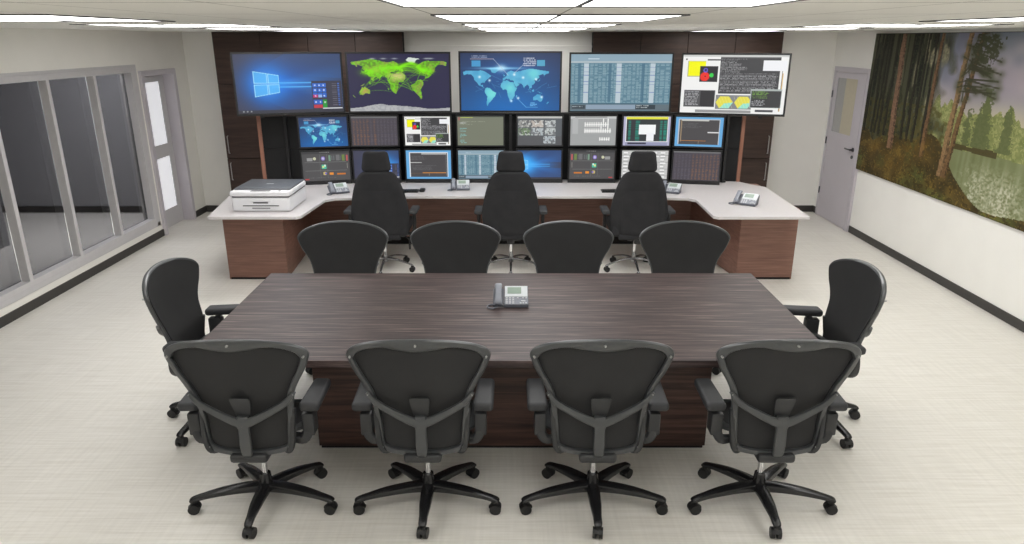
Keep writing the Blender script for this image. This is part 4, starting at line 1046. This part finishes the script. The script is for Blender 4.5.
# ------------------------------------------------------------------ padded high-back task chair
def make_task_chair():
    t = empty('high_back_chair', (0, 0, 0))
    star(t, .305, 1.0, -PI / 2, M['chrome_dark'], hub_r=.026, zh=.12, ze=.072, w0=.030, w1=.02, th=.55)
    m = MB(); m.cyl((0, 0, .17), (0, 0, .36), .017, .017, 16); m.build('gas_lift', M['chrome'], t, True)
    m = MB(); m.box(-.10, .10, -.14, .10, .345, .40, .012, 2); m.box(-.035, .035, -.18, -.10, .32, .44, .01, 2); m.build('tilt_mechanism', M['black'], t, True)
    m = MB(); m.sweep(catmull([(.12, 0, .37), (.20, 0, .365), (.255, -.01, .33), (.262, -.01, .27)], 4), (.012, .012), seg=8); m.cyl((.262, -.01, .28), (.262, -.01, .22), .012, .010, 10); m.build('lever', M['black'], t, True)
    m = MB(); v = m.box(-.27, .27, -.20, .30, .395, .50, .045, 5)
    for vv in v: vv.co.z += .03 * abs(vv.co.x / .27) ** 3 * (1 if vv.co.z > .45 else 0)
    m.build('seat', M['fabric'], t, True)
    fb = lambda x, z: -.185 - .05 * (z - .45) + .05 * (x / .29) ** 2 * (1 if z < 1.07 else .6)
    prof = [(.085, 1.074), (.13, 1.066), (.172, 1.04), (.208, .98), (.238, .90), (.264, .80), (.282, .70), (.290, .62), (.280, .54), (.262, .47), (.235, .425), (.15, .41)]
    prof = [tuple(p)[:2] for p in catmull([(a, b, 0) for a, b in prof], 3)]
    m = MB(); m.shell(prof, fb, 16, .10, .62); m.build('backrest', M['fabric'], t, True, 60)
    prof = [(.15, .885), (.17, .875), (.178, .80), (.184, .65), (.180, .50), (.170, .455), (.15, .445)]
    m = MB(); m.shell(prof, lambda x, z: fb(x, z) - .047, 10, .018, .5); m.build('rear_panel', M['fabric'], t, True, 60)
    prof = [(.085, 1.268), (.108, 1.258), (.120, 1.235), (.130, 1.18), (.140, 1.12), (.138, 1.09), (.125, 1.074)]
    prof = [tuple(p)[:2] for p in catmull([(a, b, 0) for a, b in prof], 3)]
    m = MB(); m.shell(prof, lambda x, z: fb(x, z) + .01, 12, .09, .6); m.build('headrest', M['fabric'], t, True, 60)
    for s in (-1, 1):
        m = MB(); m.cyl((s * .06, fb(0, 1.07), 1.02), (s * .06, fb(0, 1.07), 1.12), .008); m.build('headrest_post', M['black'], t, True)
        m = MB(); P = [(s * .20, -.02, .39), (s * .295, -.03, .40), (s * .325, -.04, .47), (s * .325, -.04, .63)]
        m.sweep(catmull(P, 4), (.035, .055), up=(0, 1, 0), seg=10, power=.6); m.build('armrest_post', M['black'], t, True)
        m = MB(); m.box(s * .328 - .04, s * .328 + .04, -.16, .10, .625, .665, .012, 3); m.build('armrest_pad', M['pad'], t, True)
    m = MB(); m.box(-.20, .20, -.225, -.17, .375, .43, .015, 3); m.build('lower_cover', M['fabric'], t, True)
    return t
tc_ = make_task_chair()
for i, (x, lab) in enumerate(((-1.325, 'left black high-back chair with headrest, seen from behind at the desk'), (-.012, 'middle black high-back chair with headrest, seen from behind at the desk'), (1.275, 'right black high-back chair with headrest, seen from behind at the desk'))):
    o = tc_ if i == 0 else copy_tree(tc_)
    o.location = (x, 7.05, 0); tag(o, lab, 'office chair', 'high-back chairs at the control desk')

# ================================================================== world, camera, view
wd = bpy.data.worlds.new('world'); bpy.context.scene.world = wd; wd.use_nodes = True
wd.node_tree.nodes['Background'].inputs[0].default_value = (.8, .82, .85, 1); wd.node_tree.nodes['Background'].inputs[1].default_value = .3
# dim lamp in the corridor behind the smoked glass
ld = bpy.data.lights.new('corridor_lamp', 'AREA'); ld.energy = 170; ld.size = 1.2; ld.color = (1, 1, 1)
lo = bpy.data.objects.new('corridor_lamp', ld); COL.objects.link(lo); lo.location = (-5.3, 8.2, 2.45)

cam = bpy.data.cameras.new('camera'); co = bpy.data.objects.new('camera', cam); COL.objects.link(co)
cam.sensor_fit = 'HORIZONTAL'; cam.sensor_width = 36; cam.lens = 704 / 1024 * 36; cam.clip_start = .02
co.location = (0, 0, 2.3); co.rotation_euler = (PI / 2 - math.atan(233 / 704), 0, 0)
sc = bpy.context.scene; sc.camera = co
sc.view_settings.view_transform = 'Standard'; sc.view_settings.look = 'None'; sc.view_settings.gamma = 1.0; sc.view_settings.exposure = 0.0
sc.view_settings.use_curve_mapping = False
sc.cycles.max_bounces = 10; sc.cycles.diffuse_bounces = 6; sc.cycles.transparent_max_bounces = 8
